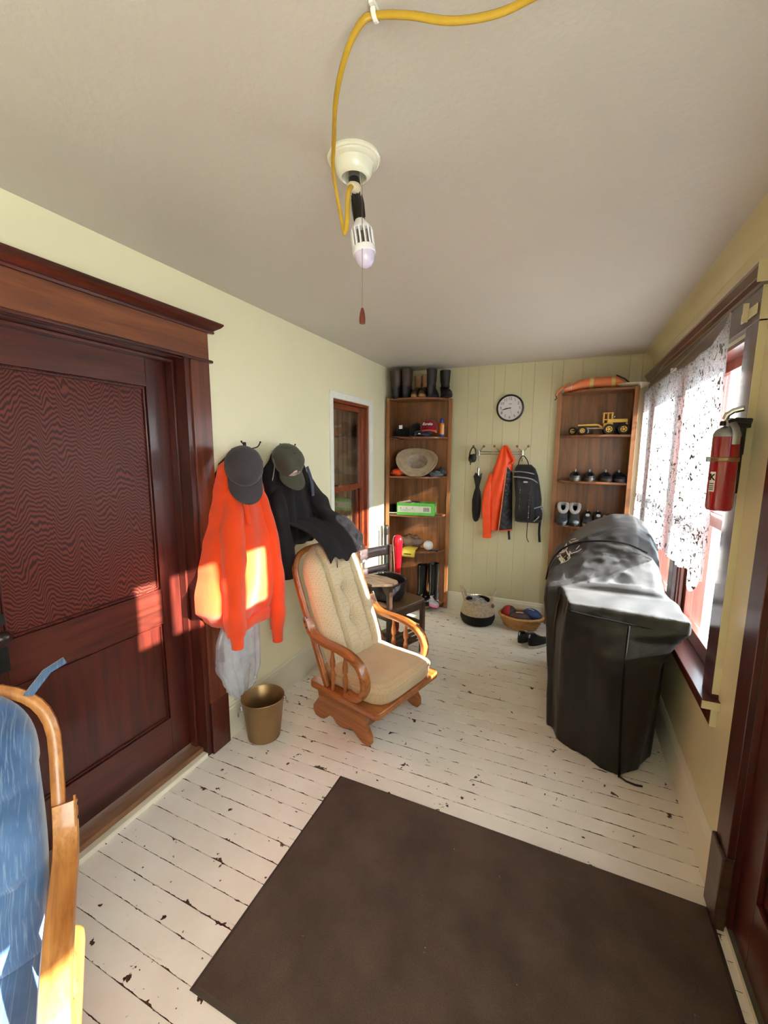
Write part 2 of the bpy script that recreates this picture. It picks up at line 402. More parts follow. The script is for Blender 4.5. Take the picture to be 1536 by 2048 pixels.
# its frame
t = thing('trim_2', 'stained mahogany door casing with moulded cap and plinth', 'trim', kind='structure')
for a, b in ((1.512, 1.624), (.488, .6)):
    B(0, .022, a, b, .29, 2.065).obj('casing', M['mahog_c'], t, bevel=.002)
    B(0, .031, a-.004, b+.006, 0, .292).obj('plinth_block', M['mahog'], t, bevel=.004)
for a, b in ((1.484, 1.512), (.6, .617)): B(-.14, .012, a, b, 0, 2.065).obj('jamb', M['mahog'], t, bevel=.002)
for a, b in ((1.470, 1.4835), (.6175, .63)): B(-.098, -.055, a, b, .01, 2.052).obj('door_stop', M['mahog'], t, bevel=.003)
B(-.14, .0, .6, 1.49, 2.056, 2.066).obj('jamb', M['mahog'], t)
B(-.098, -.055, .62, 1.483, 2.042, 2.055).obj('door_stop', M['mahog_y'], t, bevel=.003)
B(0, .024, .47, 1.622, 2.072, 2.2).obj('header_board', M['mahog_h'], t, bevel=.002)
B(0, .034, .455, 1.642, 2.058, 2.073).obj('header_bead', M['mahog_y'], t, bevel=.005)
cp = G()
pr = [(0, 2.2), (.030, 2.2), (.034, 2.208), (.030, 2.214), (.040, 2.222), (.055, 2.232), (.066, 2.245), (.066, 2.252), (.0, 2.258)]
for q0, q1 in ((.40, 1.690),):
    n = len(pr); A = [(x, q0+.065-x if x else q0+.065, z) for x, z in pr]; Bv = [(x, q1-.066+x*1.0, z) for x, z in pr]
    cp.add(A+Bv, [tuple(range(n)), tuple(range(2*n-1, n-1, -1))]+[(i, i+n, (i+1) % n+n, (i+1) % n) for i in range(n)])
cp.obj('cap_moulding', M['mahog_y'], t)
B(-.15, -.02, .6, 1.484, -.002, .045).obj('threshold', wood('worn_threshold', (96, 62, 40), (140, 100, 66), 'y'), t, bevel=.004)
B(-.02, .012, .6, 1.484, -.002, .022).obj('threshold_edge', M['base'], t, bevel=.003)

# ------------------------------------------------------------------ left (inner) window
w = thing('window_1', 'inner sash window in red-brown frame behind the glider', 'window', (0, 0, 0), kind='structure')
for a, b, c, e in ((2.80, 2.845, .66, 2.088), (3.49, 3.56, .66, 2.088), (2.845, 3.49, 2.035, 2.088)):
    B(0, .014, a, b, c, e).obj('casing', M['white'], w, bevel=.003)
B(0, .04, 2.78, 3.58, .63, .66).obj('window_sill', M['white'], w, bevel=.004)
rw = wood('red_brown_window_wood', (92, 34, 18), (146, 66, 36), 'z', .9, .35, .4)
for a, b, c, e in ((2.8455, 2.858, .72, 2.034), (3.458, 3.4895, .72, 2.034), (2.858, 3.458, 2.012, 2.034)): B(-.145, 0, a, b, c, e).obj('jamb', rw, w, bevel=.002)
B(-.06, -.03, 3.42, 3.458, .72, 2.01).obj('stop_bead', rw, w, bevel=.003)
B(-.145, 0, 2.858, 3.458, .72, .75).obj('jamb', rw, w)
def sash(parent, x0, x1, a0, a1, z0, z1, m, fw_=.04, bot=.05, glass=None):
    for q in ((a0, a0+fw_, z0, z1), (a1-fw_, a1, z0, z1)): B(x0, x1, q[0], q[1], q[2], q[3]).obj('sash_stile', m, parent, bevel=.003)
    for q in ((z0, z0+bot), (z1-fw_, z1)): B(x0, x1, a0+fw_, a1-fw_, q[0], q[1]).obj('sash_rail', m, parent, bevel=.003)
    xm = (x0+x1)/2
    B(xm-.0015, xm+.0015, a0+fw_-.004, a1-fw_+.004, z0+bot-.004, z1-fw_+.004).obj('pane', glass or M['glass'], parent)
sash(w, -.062, -.034, 2.860, 3.418, 1.30, 2.010, rw, .042, .045, M['glass_d'])
sash(w, -.100, -.070, 2.860, 3.456, .752, 1.345, rw, .06, .06, M['glass_d'])
kd = NT('taupe_room_blind'); v = kd.coords((1, 26, 1)); kd.l(kd.ramp(kd.noise(v, 1, 2), [(.3, lin((122, 104, 86))), (.7, lin((164, 146, 124)))]), kd.b.inputs['Base Color']); kd.set(.9)
def blind(u, v_): return Vector((-.125+.006*math.sin(u*44), 2.86+u*.58, .74+v_*1.27))
G().sheet(48, 2, blind).obj('blind', kd.m, w, smooth=180)
B(-.148, -.143, 2.85, 3.48, .72, 2.03).obj('back_board', M['old'], w)
g = G(); g.bx(-.034, -.02, 2.97, 3.03, 1.335, 1.35).bx(-.034, -.016, 2.99, 3.0, 1.34, 1.365); g.obj('sash_lock', M['brass'], w, bevel=.002)

# ------------------------------------------------------------------ right window
w = thing('window_2', 'double sash window with mahogany casing behind lace curtain', 'window', kind='structure')
pw_ = wood('mahogany_sash', (84, 32, 24), (128, 64, 48), 'z', .9, .3, .5)
dk = wood('dark_mahogany_window_casing', (58, 30, 32), (88, 54, 54), 'z', .9, .22, .6)
dky = wood('dark_mahogany_window_head', (56, 36, 30), (86, 62, 52), 'y', .9, .35, .4)
M['dk'] = dk
for a, b in ((1.9, 2.018), (2.702, 2.798), (3.532, 3.668), (4.082, 4.13)): B(XR-.023, XR, a, b, .68, 2.085).obj('casing', dk, w, bevel=.002)
B(XR-.025, XR, 1.895, 4.13, 2.0855, 2.2).obj('header_board', dky, w, bevel=.002)
cp = G(); q0, q1 = 1.86, 4.15
pr = [(0, 2.195), (.027, 2.195), (.030, 2.208), (.027, 2.214), (.038, 2.224), (.038, 2.23), (.054, 2.25), (.054, 2.262), (0, 2.266)]
n = len(pr); cp.add([(XR-x, q0, z) for x, z in pr]+[(XR-x, q1, z) for x, z in pr], [tuple(range(n)), tuple(range(2*n-1, n-1, -1))]+[(i, i+n, (i+1) % n+n, (i+1) % n) for i in range(n)])
cp.obj('cap_moulding', M['dk'], w)
yl = M['wall_r']
B(XR-.055, XR, q0-.004, q0-.0003, 2.196, 2.264).obj('painted_cap_end', yl, w)
B(XR-.0232, XR, 1.897, 1.8997, .70, 2.08).obj('painted_casing_edge', yl, w)
B(XR-.0252, XR, 1.892, 1.8948, 2.085, 2.196).obj('painted_header_end', yl, w)
B(XR-.06, XR+.06, 1.872, 4.13, .648, .68).obj('window_sill', M['mahog_y'], w, bevel=.004)
B(XR-.06, XR, 1.866, 1.8718, .648, .68).obj('painted_sill_end', yl, w, bevel=.002)
B(XR-.02, XR, 1.9, 4.12, .565, .6478).obj('apron', M['mahog_y'], w, bevel=.003)
B(XR-.02, XR, 1.894, 1.8998, .565, .6478).obj('painted_apron_end', yl, w)
for a0, a1 in ((2.02, 2.70), (2.80, 3.53), (3.67, 4.08)):
    for q in ((a0, a0+.014), (a1-.014, a1)): B(XR-.001, XR+.128, q[0], q[1], .68, 2.07).obj('jamb', pw_, w, bevel=.001)
    B(XR-.001, XR+.128, a0+.014, a1-.014, 2.055, 2.07).obj('jamb', pw_, w)
    for q in ((a0+.014, a0+.028), (a1-.028, a1-.014)): B(XR+.008, XR+.026, q[0], q[1], .68, 2.055).obj('stop_bead', pw_, w, bevel=.003)
    sash(w, XR+.072, XR+.104, a0+.015, a1-.015, 1.30, 2.053, pw_, .045, .045)
    sash(w, XR+.030, XR+.066, a0+.015, a1-.015, .682, 1.345, pw_, .05, .07)
    B(XR+.06, XR+.14, a0, a1, .655, .68).obj('outer_sill', M['white'], w)

# ------------------------------------------------------------------ right door with a glazed opening, and its casing
d = thing('door_2', 'dark mahogany porch door at the right edge', 'door', (XR+.018, .705, .02), kind='structure')
W = .878
for a, b in ((0, .12), (W-.12, W)): B(0, .04, a, b, 0, 2.02).obj('stile', M['mahog'], d, bevel=.002)
for z0, z1 in ((0, .24), (.86, 1.03), (1.44, 1.60), (1.915, 2.02)): B(0, .04, .12, W-.12, z0, z1).obj('rail', M['mahog_y'], d, bevel=.002)
for z0, z1 in ((.24, .86), (1.03, 1.44)):
    B(.014, .030, .11, W-.11, z0-.005, z1+.005).obj('panel', M['mahog'], d)
    G().tube([(.006, .125, z0+.005), (.006, W-.125, z0+.005), (.006, W-.125, z1-.005), (.006, .125, z1-.005)], .009, 6, closed=True, upv=(1, 0, 0)).obj('panel_moulding', M['mahog'], d, smooth=60)
for a, b in ((.235, .30), (.425, .575)): B(0, .04, a, b, 1.60, 1.915).obj('muntin', M['mahog'], d, bevel=.002)
for a, b in ((.12, .235), (.30, .425), (.575, .73)): B(.018, .022, a-.004, b+.004, 1.596, 1.92).obj('pane', M['glass'], d)
t = thing('trim_3', 'dark mahogany casing and plinth of the right door', 'trim', kind='structure')
for a, b in ((1.584, 1.69), (.575, .7045)):
    B(XR-.022, XR, a, b, .28, 2.08).obj('casing', M['mahog'], t, bevel=.002)
    B(XR-.034, XR, a-.006, b+.008, 0, .281).obj('plinth_block', M['old'], t, bevel=.006)
B(XR-.024, XR, .56, 1.70, 2.0805, 2.2).obj('header_board', M['mahog_y'], t, bevel=.002)
for a, b in ((.7, .7035), (1.5845, 1.588)): B(XR+.001, XR+.128, a, b, 0, 2.06).obj('jamb', M['mahog'], t)
B(XR, XR+.13, .704, 1.584, -.012, .018).obj('threshold', plain('grey_green_threshold', (92, 88, 70), .6), t, bevel=.003)
g = B(XR-.004, XR+.003, .704, 1.584, -.002, .020).obj('threshold_edge', M['base'], t)
# openings behind the viewer
w = thing('window_3', 'side window with white frame behind the viewer', 'window', kind='structure')
for a0, a1, b0, b1 in ((-1.2, .30, .8, 2.05),):
    for q in ((a0, a0+.02, b0, b1), (a1-.02, a1, b0, b1)): B(XR+.03, XR+.08, *q).obj('frame', dk, w)
    for q in ((b0, b0+.02), (b1-.02, b1)): B(XR+.03, XR+.08, a0+.02, a1-.02, *q).obj('frame', dk, w)
    B(XR+.05, XR+.053, a0+.02, a1-.02, b0+.02, b1-.02).obj('pane', M['glass'], w)
bl_ = NT('white_diffuser_blind'); bl_.t.nodes.remove(bl_.b); tl_ = bl_.n('BsdfTranslucent'); df_ = bl_.n('BsdfDiffuse'); mx_ = bl_.n('MixShader'); mx_.inputs[0].default_value = .7
tl_.inputs['Color'].default_value = (.92, .91, .88, 1); df_.inputs['Color'].default_value = (.8, .78, .74, 1); bl_.l(df_.outputs[0], mx_.inputs[1]); bl_.l(tl_.outputs[0], mx_.inputs[2]); bl_.l(mx_.outputs[0], bl_.out.inputs['Surface'])
B(XR+.012, XR+.0135, -1.19, .29, 1.12, 2.04).obj('diffuser_blind', bl_.m, w)  # unseen blind, added to soften the sun on blue chair and left door
# ------------------------------------------------------------------ door mat
m_ = NT('brown_ribbed_mat'); v = m_.coords(); f = m_.noise(v, 260, 3, .7); sp = m_.noise(v, 42, 2, .5); 
c1 = m_.ramp(m_.noise(v, 5, 3), [(.3, lin((76, 62, 53))), (.7, lin((95, 79, 69)))])
mx = m_.n('MixRGB', blend_type='MULTIPLY'); mx.inputs['Fac'].default_value = .6; m_.l(c1, mx.inputs['Color1']); m_.l(m_.ramp(f, [(.3, (.55, .55, .55)), (.7, (1.2, 1.2, 1.2))]), mx.inputs['Color2'])
mx2 = m_.n('MixRGB'); m_.l(m_.ramp(sp, [(.785, (0, 0, 0)), (.80, (1, 1, 1))]), mx2.inputs['Fac']); m_.l(mx.outputs[0], mx2.inputs['Color1']); mx2.inputs['Color2'].default_value = (*lin((150, 138, 122)), 1)
m_.l(mx2.outputs[0], m_.b.inputs['Base Color']); m_.set(.95, spec=.15); m_.bump(f, .5, .002)
mt = thing('door_mat', 'large dark brown rectangular floor mat', 'mat', (.727, .725, 0))
B(.012, 1.516, .012, .918, .001, .011).obj('pile', m_.m, mt, bevel=.003)
G().add(*(lambda o, i: (o+i, [(0, 1, 5, 4), (1, 2, 6, 5), (2, 3, 7, 6), (3, 0, 4, 7)]))([(0, 0, .001), (1.528, 0, .001), (1.528, .93, .001), (0, .93, .001)], [(.014, .014, .009), (1.514, .014, .009), (1.514, .916, .009), (.014, .916, .009)])).obj('rubber_edge', plain('brown_rubber', (58, 50, 44), .6), mt)
# ================================================================== GLIDER CHAIRS
def dots(name, base, dot, scale=85):
    k = NT(name); v = k.coords((scale, scale, scale)); vo = k.n('TexVoronoi'); vo.inputs['Randomness'].default_value = .15; vo.inputs['Scale'].default_value = 1
    k.l(v, vo.inputs['Vector']); f = k.ramp(vo.outputs['Distance'], [(.20, (1, 1, 1)), (.30, (0, 0, 0))])
    n1 = k.noise(k.coords(), 7, 4, .6); b = k.ramp(n1, [(.25, tuple(x*.88 for x in lin(base))), (.7, lin(base))])
    mx = k.n('MixRGB'); k.l(f, mx.inputs['Fac']); k.l(b, mx.inputs['Color1']); mx.inputs['Color2'].default_value = (*lin(dot), 1)
    k.l(mx.outputs[0], k.b.inputs['Base Color']); k.set(.9, sheen=.2, spec=.2); k.bump(k.noise(k.coords(), 600, 2), .3, .001); return k.m
def velvet(name):
    k = NT(name); v = k.coords((1, 70, 5)); n1 = k.noise(v, 3, 3, .6); n2 = k.noise(k.coords(), 6, 3)
    b = k.ramp(n2, [(.3, lin((48, 74, 112))), (.7, lin((88, 122, 164)))]); mx = k.n('MixRGB', blend_type='SCREEN'); mx.inputs['Fac'].default_value = 1
    k.l(b, mx.inputs['Color1']); k.l(k.ramp(n1, [(.52, (0, 0, 0)), (.75, (.16, .19, .22))]), mx.inputs['Color2'])
    k.l(mx.outputs[0], k.b.inputs['Base Color']); k.set(.85, sheen=.5, spec=.2); k.bump(k.noise(k.coords((1, 300, 20)), 2, 2), .25, .001); return k.m
M['cream_fab'] = dots('cream_dotted_upholstery', (206, 188, 156), (178, 146, 106))
M['cream_seat'] = dots('cream_seat_upholstery', (196, 170, 134), (172, 138, 98))
M['blue_fab'] = velvet('blue_velvet_upholstery')
def post_x(z): return -.10-.44*(z-.30)
def glider(name, label, loc, rotz, wx, wz, fab, seatfab, channels=4, ties=False, ztop=1.015, rnd_=.62):
    t = thing(name, label, 'glider chair', loc, rotz)
    # base side panels with scalloped feet
    side = [(-.215, .205), (.235, .205), (.215, .165), (.205, .13), (.215, .10), (.238, .06), (.240, .02), (.225, 0), (.185, 0), (.155, .012), (.12, .034), (.085, .045), (.06, .036), (.03, .022), (0, .02), (-.03, .026), (-.06, .05), (-.09, .052), (-.115, .028), (-.14, .008), (-.17, 0), (-.215, .004), (-.238, .03), (-.236, .065), (-.21, .10), (-.185, .135), (-.19, .17)]
    for s in (-1, 1):
        G().prism(side, s*.235-.014, s*.235+.014, 'xz').obj('base_panel', wx, t, bevel=.004)
    for x_ in (.13, -.13): B(x_-.012, x_+.012, -.222, .222, .035, .085).obj('base_stretcher', wx, t, bevel=.003)
    # platform
    def rr(x0, x1, y0, y1, r, n=5):
        out = []
        for cx, cy, a in ((x1-r, y1-r, 0), (x0+r, y1-r, 90), (x0+r, y0+r, 180), (x1-r, y0+r, 270)):
            for j in range(n+1):
                an = math.radians(a+90*j/n); out.append((cx+r*math.cos(an), cy+r*math.sin(an)))
        return out
    G().prism(rr(-.215, .335, -.30, .30, .035), .222, .262, 'xy').obj('platform', wx, t, bevel=.008, seg=3)
    fa = [(-.27, .206), (-.27, .221), (.27, .221), (.27, .206), (.24, .204), (.22, .19), (.19, .186), (-.19, .186), (-.22, .19), (-.24, .204)]
    G().prism(fa, .265, .287, 'yz').obj('front_apron', wx, t, bevel=.003)
    # arms: flat bentwood curl
    arm = [(-.232, .64), (-.205, .585), (-.165, .548), (-.10, .533), (.02, .530), (.11, .518), (.19, .482), (.228, .42), (.232, .36), (.205, .305), (.155, .285), (.105, .292)]
    for s in (-1, 1):
        path = bez([(x, s*.282, z) for x, z in arm], 5)
        G().tube(path, .021, 12, flat=(1.45, .75), upv=(0, s, 0)).obj('arm', wx, t, smooth=40)
        for x_, tp in ((-.02, .522), (.082, .512)):
            p = [(.010, .262), (.013, .28), (.010, .30), (.015, .33), (.017, .36), (.011, .385), (.009, .395), (.016, .41), (.017, .44), (.011, .47), (.009, .49), (.012, tp)]
            G().lathe(p, 10, (x_, s*.282, 0)).obj('spindle', wz, t, smooth=50)
        pl = G()
        pl.tube([(-.237, s*.306, .652), (-.198, s*.306, .575)], .014, 10, flat=(.25, 1), upv=(0, s, 0))
        pl = pl.obj('bolt_plate', M['steel'] if not ties else wx, t, smooth=40)
        for q in (.3, .7):
            G().lathe([(.006, 0), (.006, .003), (.003, .005), (.001, .005)], 8, (-.237+.039*q, s*.309, .652-.077*q), mat=Matrix.Rotation(-s*PI/2, 3, 'X')).obj('bolt', M['iron'], pl, smooth=50)
    # back frame
    out = []
    for a in range(0, 21):
        an = PI*a/20; e = rnd_
        cx = math.copysign(abs(math.cos(an))**e, math.cos(an)); sz = abs(math.sin(an))**e
        out.append((.268*cx, ztop-.215+.215*sz))
    pth = [(.268, .258), (.268, .45), (.268, .65)]+out+[(-.268, .65), (-.268, .45), (-.268, .258)]
    G().tube([(post_x(z), y, z) for y, z in pth], .019, 10, flat=(1.0, .9), upv=(1, 0, .44)).obj('back_frame', wz, t, smooth=40)
    for y_ in (-.15, -.075, 0, .075, .15):
        G().tube([(post_x(z)+.0, y_, z) for z in (.30, .6, .98-.8*abs(y_)**2)], .009, 6).obj('back_slat', wz, t, smooth=60)
    # back cushion
    zb, zt = .335, ztop+.02
    def hw(v):
        if v < .66: return .232+.012*math.sin(v*PI/.66)
        q = (v-.66)/.34; return .24*max(.0, 1-q**2.6)**.5*.93+.012
    NU, NVv = 48, 44; rings = []
    btn = [(.5, .33), (.5, .58)] if channels == 4 else []
    for j in range(NVv+1):
        v = j/NVv; z = zb+(zt-zb)*v; w_ = hw(min(v, .998)); ring = []
        for i_ in range(NU+1):
            u = i_/NU; y_ = (u-.5)*2*w_
            e = max(0, 1-abs(2*u-1)**3.2)**.5*max(.0, 1-abs(2*v-1)**7)**.5
            if channels == 4:
                cu = .5+(u-.5)*w_/.24
                ch = min(abs(cu-c) for c in (.27, .5, .73)); groove = math.exp(-(ch/.022)**2)
                if abs(cu-.5) < .1: groove *= (.35 if .30 < v < .62 else .25)
                pin = sum(math.exp(-(((u-bu)*.5/.035)**2+((v-bv)/.05)**2)) for bu, bv in btn)
                d_ = .085*e*(1-.42*groove)-.045*pin
                d_ += .004*math.sin(v*60+3*nz(u*4, v*3))*math.exp(-(ch/.05)**2)
            else:
                pl_ = .5+.5*math.cos(v*2*PI*3.4+1.0*math.sin(u*3)); d_ = .10*e*(1-.42*pl_**9)+.004*nz(u*6, v*8)
            ring.append(Vector((post_x(z)+.025+d_, y_, z+d_*.35)))
        for i_ in range(NU, -1, -1):
            u = i_/NU; y_ = (u-.5)*2*w_; e = max(0, 1-abs(2*u-1)**3.2)**.5
            ring.append(Vector((post_x(z)+.02-.0*e, y_*.985, z)))
        rings.append(ring)
    bc = G().loft(rings).obj('back_cushion', fab, t, smooth=75)
    for bu, bv in btn:
        z = zb+(zt-zb)*bv
        G().ball((post_x(z)+.025+.045, 0, z+.016), .012, 10, 6, (.6, 1, 1)).obj('button', fab, bc, smooth=180)
    if ties:
        for s in (-1, 1): G().tube([(post_x(.93)+.03, s*.215, .93), (post_x(.96)-.015, s*.255, .965), (post_x(.97)-.02, s*.30, .985)], .016, 6, flat=(.25, 1)).obj('tie_strap', fab, bc)
    # seat cushion
    rings = []; n_ = 40
    def sq(a, rx, ry, p=5.5):
        c_, s_ = math.cos(a), math.sin(a); k_ = (abs(c_)**p+abs(s_)**p)**(-1/p); return c_*k_*rx, s_*k_*ry
    for z_, f_ in ((.264, .90), (.268, .97), (.285, 1.0), (.315, 1.01), (.333, 1.012), (.338, 1.0), (.352, .95), (.366, .82), (.374, .6), (.378, .3), (.379, .02)):
        ring = []
        for j in range(n_):
            x_, y_ = sq(2*PI*j/n_, .255*f_, .262*f_)
            ring.append(Vector((.075+x_, y_*(1-.06*(x_ < 0)), z_+.02*max(0, -x_/.25)*(z_ > .33)+.002*nz(x_*9, y_*9))))
        rings.append(ring)
    sc_ = G().loft(rings).obj('seat_cushion', seatfab, t, smooth=60)
    rp = [Vector((.075+sq(2*PI*j/80, .258, .266)[0], sq(2*PI*j/80, .258, .266)[1]*(1-.06*(sq(2*PI*j/80, 1, 1)[0] < 0)), .336)) for j in range(80)]
    G().tube(rp, .004, 6, closed=True).obj('piping', seatfab, sc_, smooth=180)
    return t
glider('glider_chair', 'oak glider chair with cream dotted cushions in the middle', (.618, 2.2015, 0), math.radians(-16), M['oak'], M['oak_z'], M['cream_fab'], M['cream_seat'])
glider('glider_chair', 'light oak glider chair with blue velvet cushions at the left edge', (.478, .238, 0), math.radians(-33), M['oak_l'], M['oak_lz'], M['blue_fab'], M['blue_fab'], 0, True, .965, .75)

# ================================================================== COVERED GRILL
def grill():
    t = thing('grill_cover', 'black vinyl cover draped over a barbecue grill by the window', 'grill cover', (0, 0, 0))
    g = G()
    # hood body: sections along y
    hood = [(2.50, .90, .00), (2.56, .98, .01), (2.64, 1.075, .02), (2.74, 1.16, .03), (2.86, 1.215, .035), (3.0, 1.235, .035), (3.16, 1.225, .03), (3.3, 1.16, .02), (3.36, 1.08, 0)]
    rings = []
    for y, h, b in hood:
        k_ = (h-.86)/.375
        P = [(1.665, .0), (1.655, .3), (1.63, .6), (1.606, .78), (1.608, .86), (1.62, .86+.05*k_), (1.67, .86+.125*k_), (1.745, .86+.215*k_), (1.85, .86+.31*k_), (1.97, .86+.372*k_), (2.08, .86+.375*k_), (2.15, .86+.33*k_), (2.195, .86+.24*k_), (2.208, .86+.12*k_), (2.205, .78), (2.20, .6), (2.19, .3), (2.18, 0)]
        q = (3.36-y)/.86
        rings.append([Vector((x, y, z)) for x, z in P])
    g.loft(rings)
    # shelf end: horizontal contours from the floor to the flat top
    bot = [(1.66, 2.75), (1.675, 2.58), (1.735, 2.39), (1.87, 2.29), (2.02, 2.215), (2.12, 2.30), (2.19, 2.45), (2.19, 2.75)]
    mid = [(1.64, 2.75), (1.655, 2.56), (1.715, 2.34), (1.86, 2.26), (2.01, 2.21), (2.15, 2.25), (2.205, 2.45), (2.205, 2.75)]
    top = [(1.64, 2.75), (1.69, 2.52), (1.724, 2.275), (1.88, 2.258), (2.02, 2.242), (2.246, 2.19), (2.245, 2.5), (2.20, 2.75)]
    rings = []
    for z, a, b, f in ((0, bot, mid, 0), (.2, bot, mid, .35), (.45, bot, mid, .8), (.62, mid, top, .05), (.74, mid, top, .55), (.81, mid, top, 1), (.868, mid, top, 1)):
        rings.append([Vector((p[0]+(q[0]-p[0])*f, p[1]+(q[1]-p[1])*f, z+(.006 if i_ == 5 and z > .7 else 0))) for i_, (p, q) in enumerate(zip(a, b))])
    g.loft(rings)
    o = g.obj('cover_raw', None, None)
    r = o.modifiers.new('r', 'REMESH'); r.mode = 'VOXEL'; r.voxel_size = .0105
    s = o.modifiers.new('s', 'SMOOTH'); s.iterations = 3; s.factor = .6
    bpy.context.view_layer.update()
    me = bpy.data.meshes.new_from_object(o.evaluated_get(bpy.context.evaluated_depsgraph_get()))
    bpy.data.objects.remove(o)
    bm = bmesh.new(); bm.from_mesh(me); bm.normal_update()
    mv = []
    for v in bm.verts:
        x, y, z = v.co; n = v.normal; d = 0
        if z < .84 and n.z < .6:           # skirt: soft vertical folds, stronger low down
            k_ = min(1, (.86-z)/.5)
            d += .010*k_*math.sin(14*(x-y)+4*nz(x*3, y*3))+.006*nz(x*9, y*9, z*2.5)*k_
            d += .004*nz(x*22, y*22, z*5)
        else:
            d += .007*nz(x*8, y*8, z*8)
        if 2.52 < y < 2.80 and z > .87:    # crumpled end of the hood
            w = nz(x*7+3, y*9, z*10); w2 = nz(x*16, y*16, z*16+5)
            cr_ = 1.0 if x < 1.98 else max(.25, 1-(x-1.98)/.12); d += cr_*(.018*(.35-abs(w)*1.6)+.010*(.3-abs(w2)))
            u = (x-1.95)/.26; d -= .022*math.exp(-u*u)*max(0, 1-abs(z-1.02)/.15)
        if y > 2.8 and z > .9: d += .004*math.sin(26*(z+x*.5)+3*nz(x*5, y*5))
        mv.append((v, n*d))
    for v, q in mv:
        v.co += q; v.co.x = min(v.co.x, 2.212 if v.co.z < .70 else 2.262); v.co.z = max(v.co.z, .004)
    bm.to_mesh(me); bm.free()
    me.polygons.foreach_set('use_smooth', [True]*len(me.polygons))
    k = NT('black_vinyl_cover'); v = k.coords(); f = k.noise(v, 4, 5, .6); f2 = k.noise(v, 60, 3, .6)
    sp = k.noise(v, 34, 2, .5)
    b0 = k.ramp(f, [(.3, lin((14, 13, 12))), (.7, lin((25, 23, 22)))])
    mx = k.n('MixRGB'); k.l(k.ramp(sp, [(.80, (0, 0, 0)), (.82, (.6, .6, .6))]), mx.inputs['Fac']); k.l(b0, mx.inputs['Color1']); mx.inputs['Color2'].default_value = (*lin((150, 140, 128)), 1)
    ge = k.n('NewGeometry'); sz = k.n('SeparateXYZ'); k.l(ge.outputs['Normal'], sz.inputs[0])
    top_glare = k.n('MixRGB'); k.l(k.ramp(sz.outputs['Z'], [(.35, (0, 0, 0)), (.95, (.75, .75, .75))]), top_glare.inputs['Fac']); k.l(mx.outputs[0], top_glare.inputs['Color1']); top_glare.inputs['Color2'].default_value = (*lin((104, 104, 106)), 1)  # upward faces painted paler, imitating sunlit glare on top of the cover
    k.l(top_glare.outputs[0], k.b.inputs['Base Color']); k.set(.36, spec=.4)
    ad = k.n('Math', operation='MULTIPLY_ADD'); k.l(f2, ad.inputs[0]); ad.inputs[1].default_value = .25; k.l(f, ad.inputs[2]); k.bump(ad.outputs[0], .25, .01)
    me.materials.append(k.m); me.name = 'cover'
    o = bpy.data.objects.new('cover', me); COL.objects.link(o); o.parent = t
    dk_ = plain('black_piping', (20, 19, 19), .9, spec=.1)
    G().tube(bez([(2.005, 2.232, .80), (2.0, 2.222, .6), (2.005, 2.206, .3), (2.02, 2.208, .01)], 6), .006, 6).obj('seam', dk_, t, smooth=180)
    G().tube(bez([(1.735, 2.272, .82), (1.88, 2.252, .812), (2.05, 2.232, .806), (2.235, 2.21, .80)], 6), .0035, 6).obj('seam', dk_, t, smooth=180)
    G().tube(bez([(1.607, 2.66, .86), (1.63, 2.66, .97), (1.70, 2.655, 1.07), (1.83, 2.65, 1.12), (2.0, 2.65, 1.125), (2.12, 2.65, 1.08)], 6), .005, 6).obj('seam', dk_, t, smooth=180)
    G().tube([(2.02, 2.2, .02), (2.05, 2.195, .008), (2.09, 2.19, .006), (2.12, 2.195, .005)], .005, 6).obj('drawstring', M['black'], t, smooth=180)
    # white print on the sloping front of the hood
    wp = plain('white_print', (228, 226, 220), .6)
    from mathutils.bvhtree import BVHTree
    tree = BVHTree.FromPolygons([v.co.copy() for v in me.vertices], [tuple(p.vertices) for p in me.polygons])
    pr_ = G()
    for a, b in [((1.67, 2.85, 0.96), (1.674, 2.705, 0.964)), ((1.675, 2.831, 0.965), (1.678, 2.707, 0.968)), ((1.681, 2.819, 0.971), (1.681, 2.711, 0.971)), ((1.671, 2.886, 0.961), (1.683, 2.934, 0.973)), ((1.683, 2.837, 0.973), (1.689, 2.708, 0.979)), ((1.688, 2.711, 0.978), (1.719, 2.706, 1.009)), ((1.719, 2.706, 1.009), (1.717, 2.853, 1.007)), ((1.684, 2.863, 0.974), (1.711, 2.83, 1.001)), ((1.689, 2.762, 0.979), (1.708, 2.759, 0.998)), ((1.712, 2.737, 1.002), (1.708, 2.714, 0.998)), ((1.698, 2.882, 0.988), (1.729, 2.955, 1.019)), ((1.729, 2.955, 1.019), (1.725, 2.849, 1.015)), ((1.707, 2.854, 0.997), (1.727, 2.851, 1.017)), ((1.682, 2.88, 0.972), (1.715, 2.854, 1.005)), ((1.724, 2.731, 1.014), (1.727, 2.757, 1.017)), ((1.729, 2.796, 1.019), (1.736, 2.732, 1.026)), ((1.736, 2.732, 1.026), (1.766, 2.727, 1.056)), ((1.766, 2.727, 1.056), (1.78, 2.736, 1.07)), ((1.757, 2.777, 1.047), (1.776, 2.793, 1.066)), ((1.747, 2.938, 1.037), (1.754, 2.877, 1.044)), ((1.754, 2.877, 1.044), (1.777, 2.84, 1.067)), ((1.757, 2.94, 1.047), (1.777, 2.879, 1.067)), ((1.777, 2.84, 1.067), (1.785, 2.828, 1.075))]:
        pts = []
        for q in range(7):
            p = Vector(a).lerp(Vector(b), q/6); c_, n_, _, _ = tree.find_nearest(p); pts.append(c_+n_*.0015)
        pr_.tube(pts, .0035, 4, flat=(.3, 1), upv=(-.7, 0, .7))
    lbl(pr_.obj('printed_lettering', wp, t), 'worn white lettering on the hood')
grill()

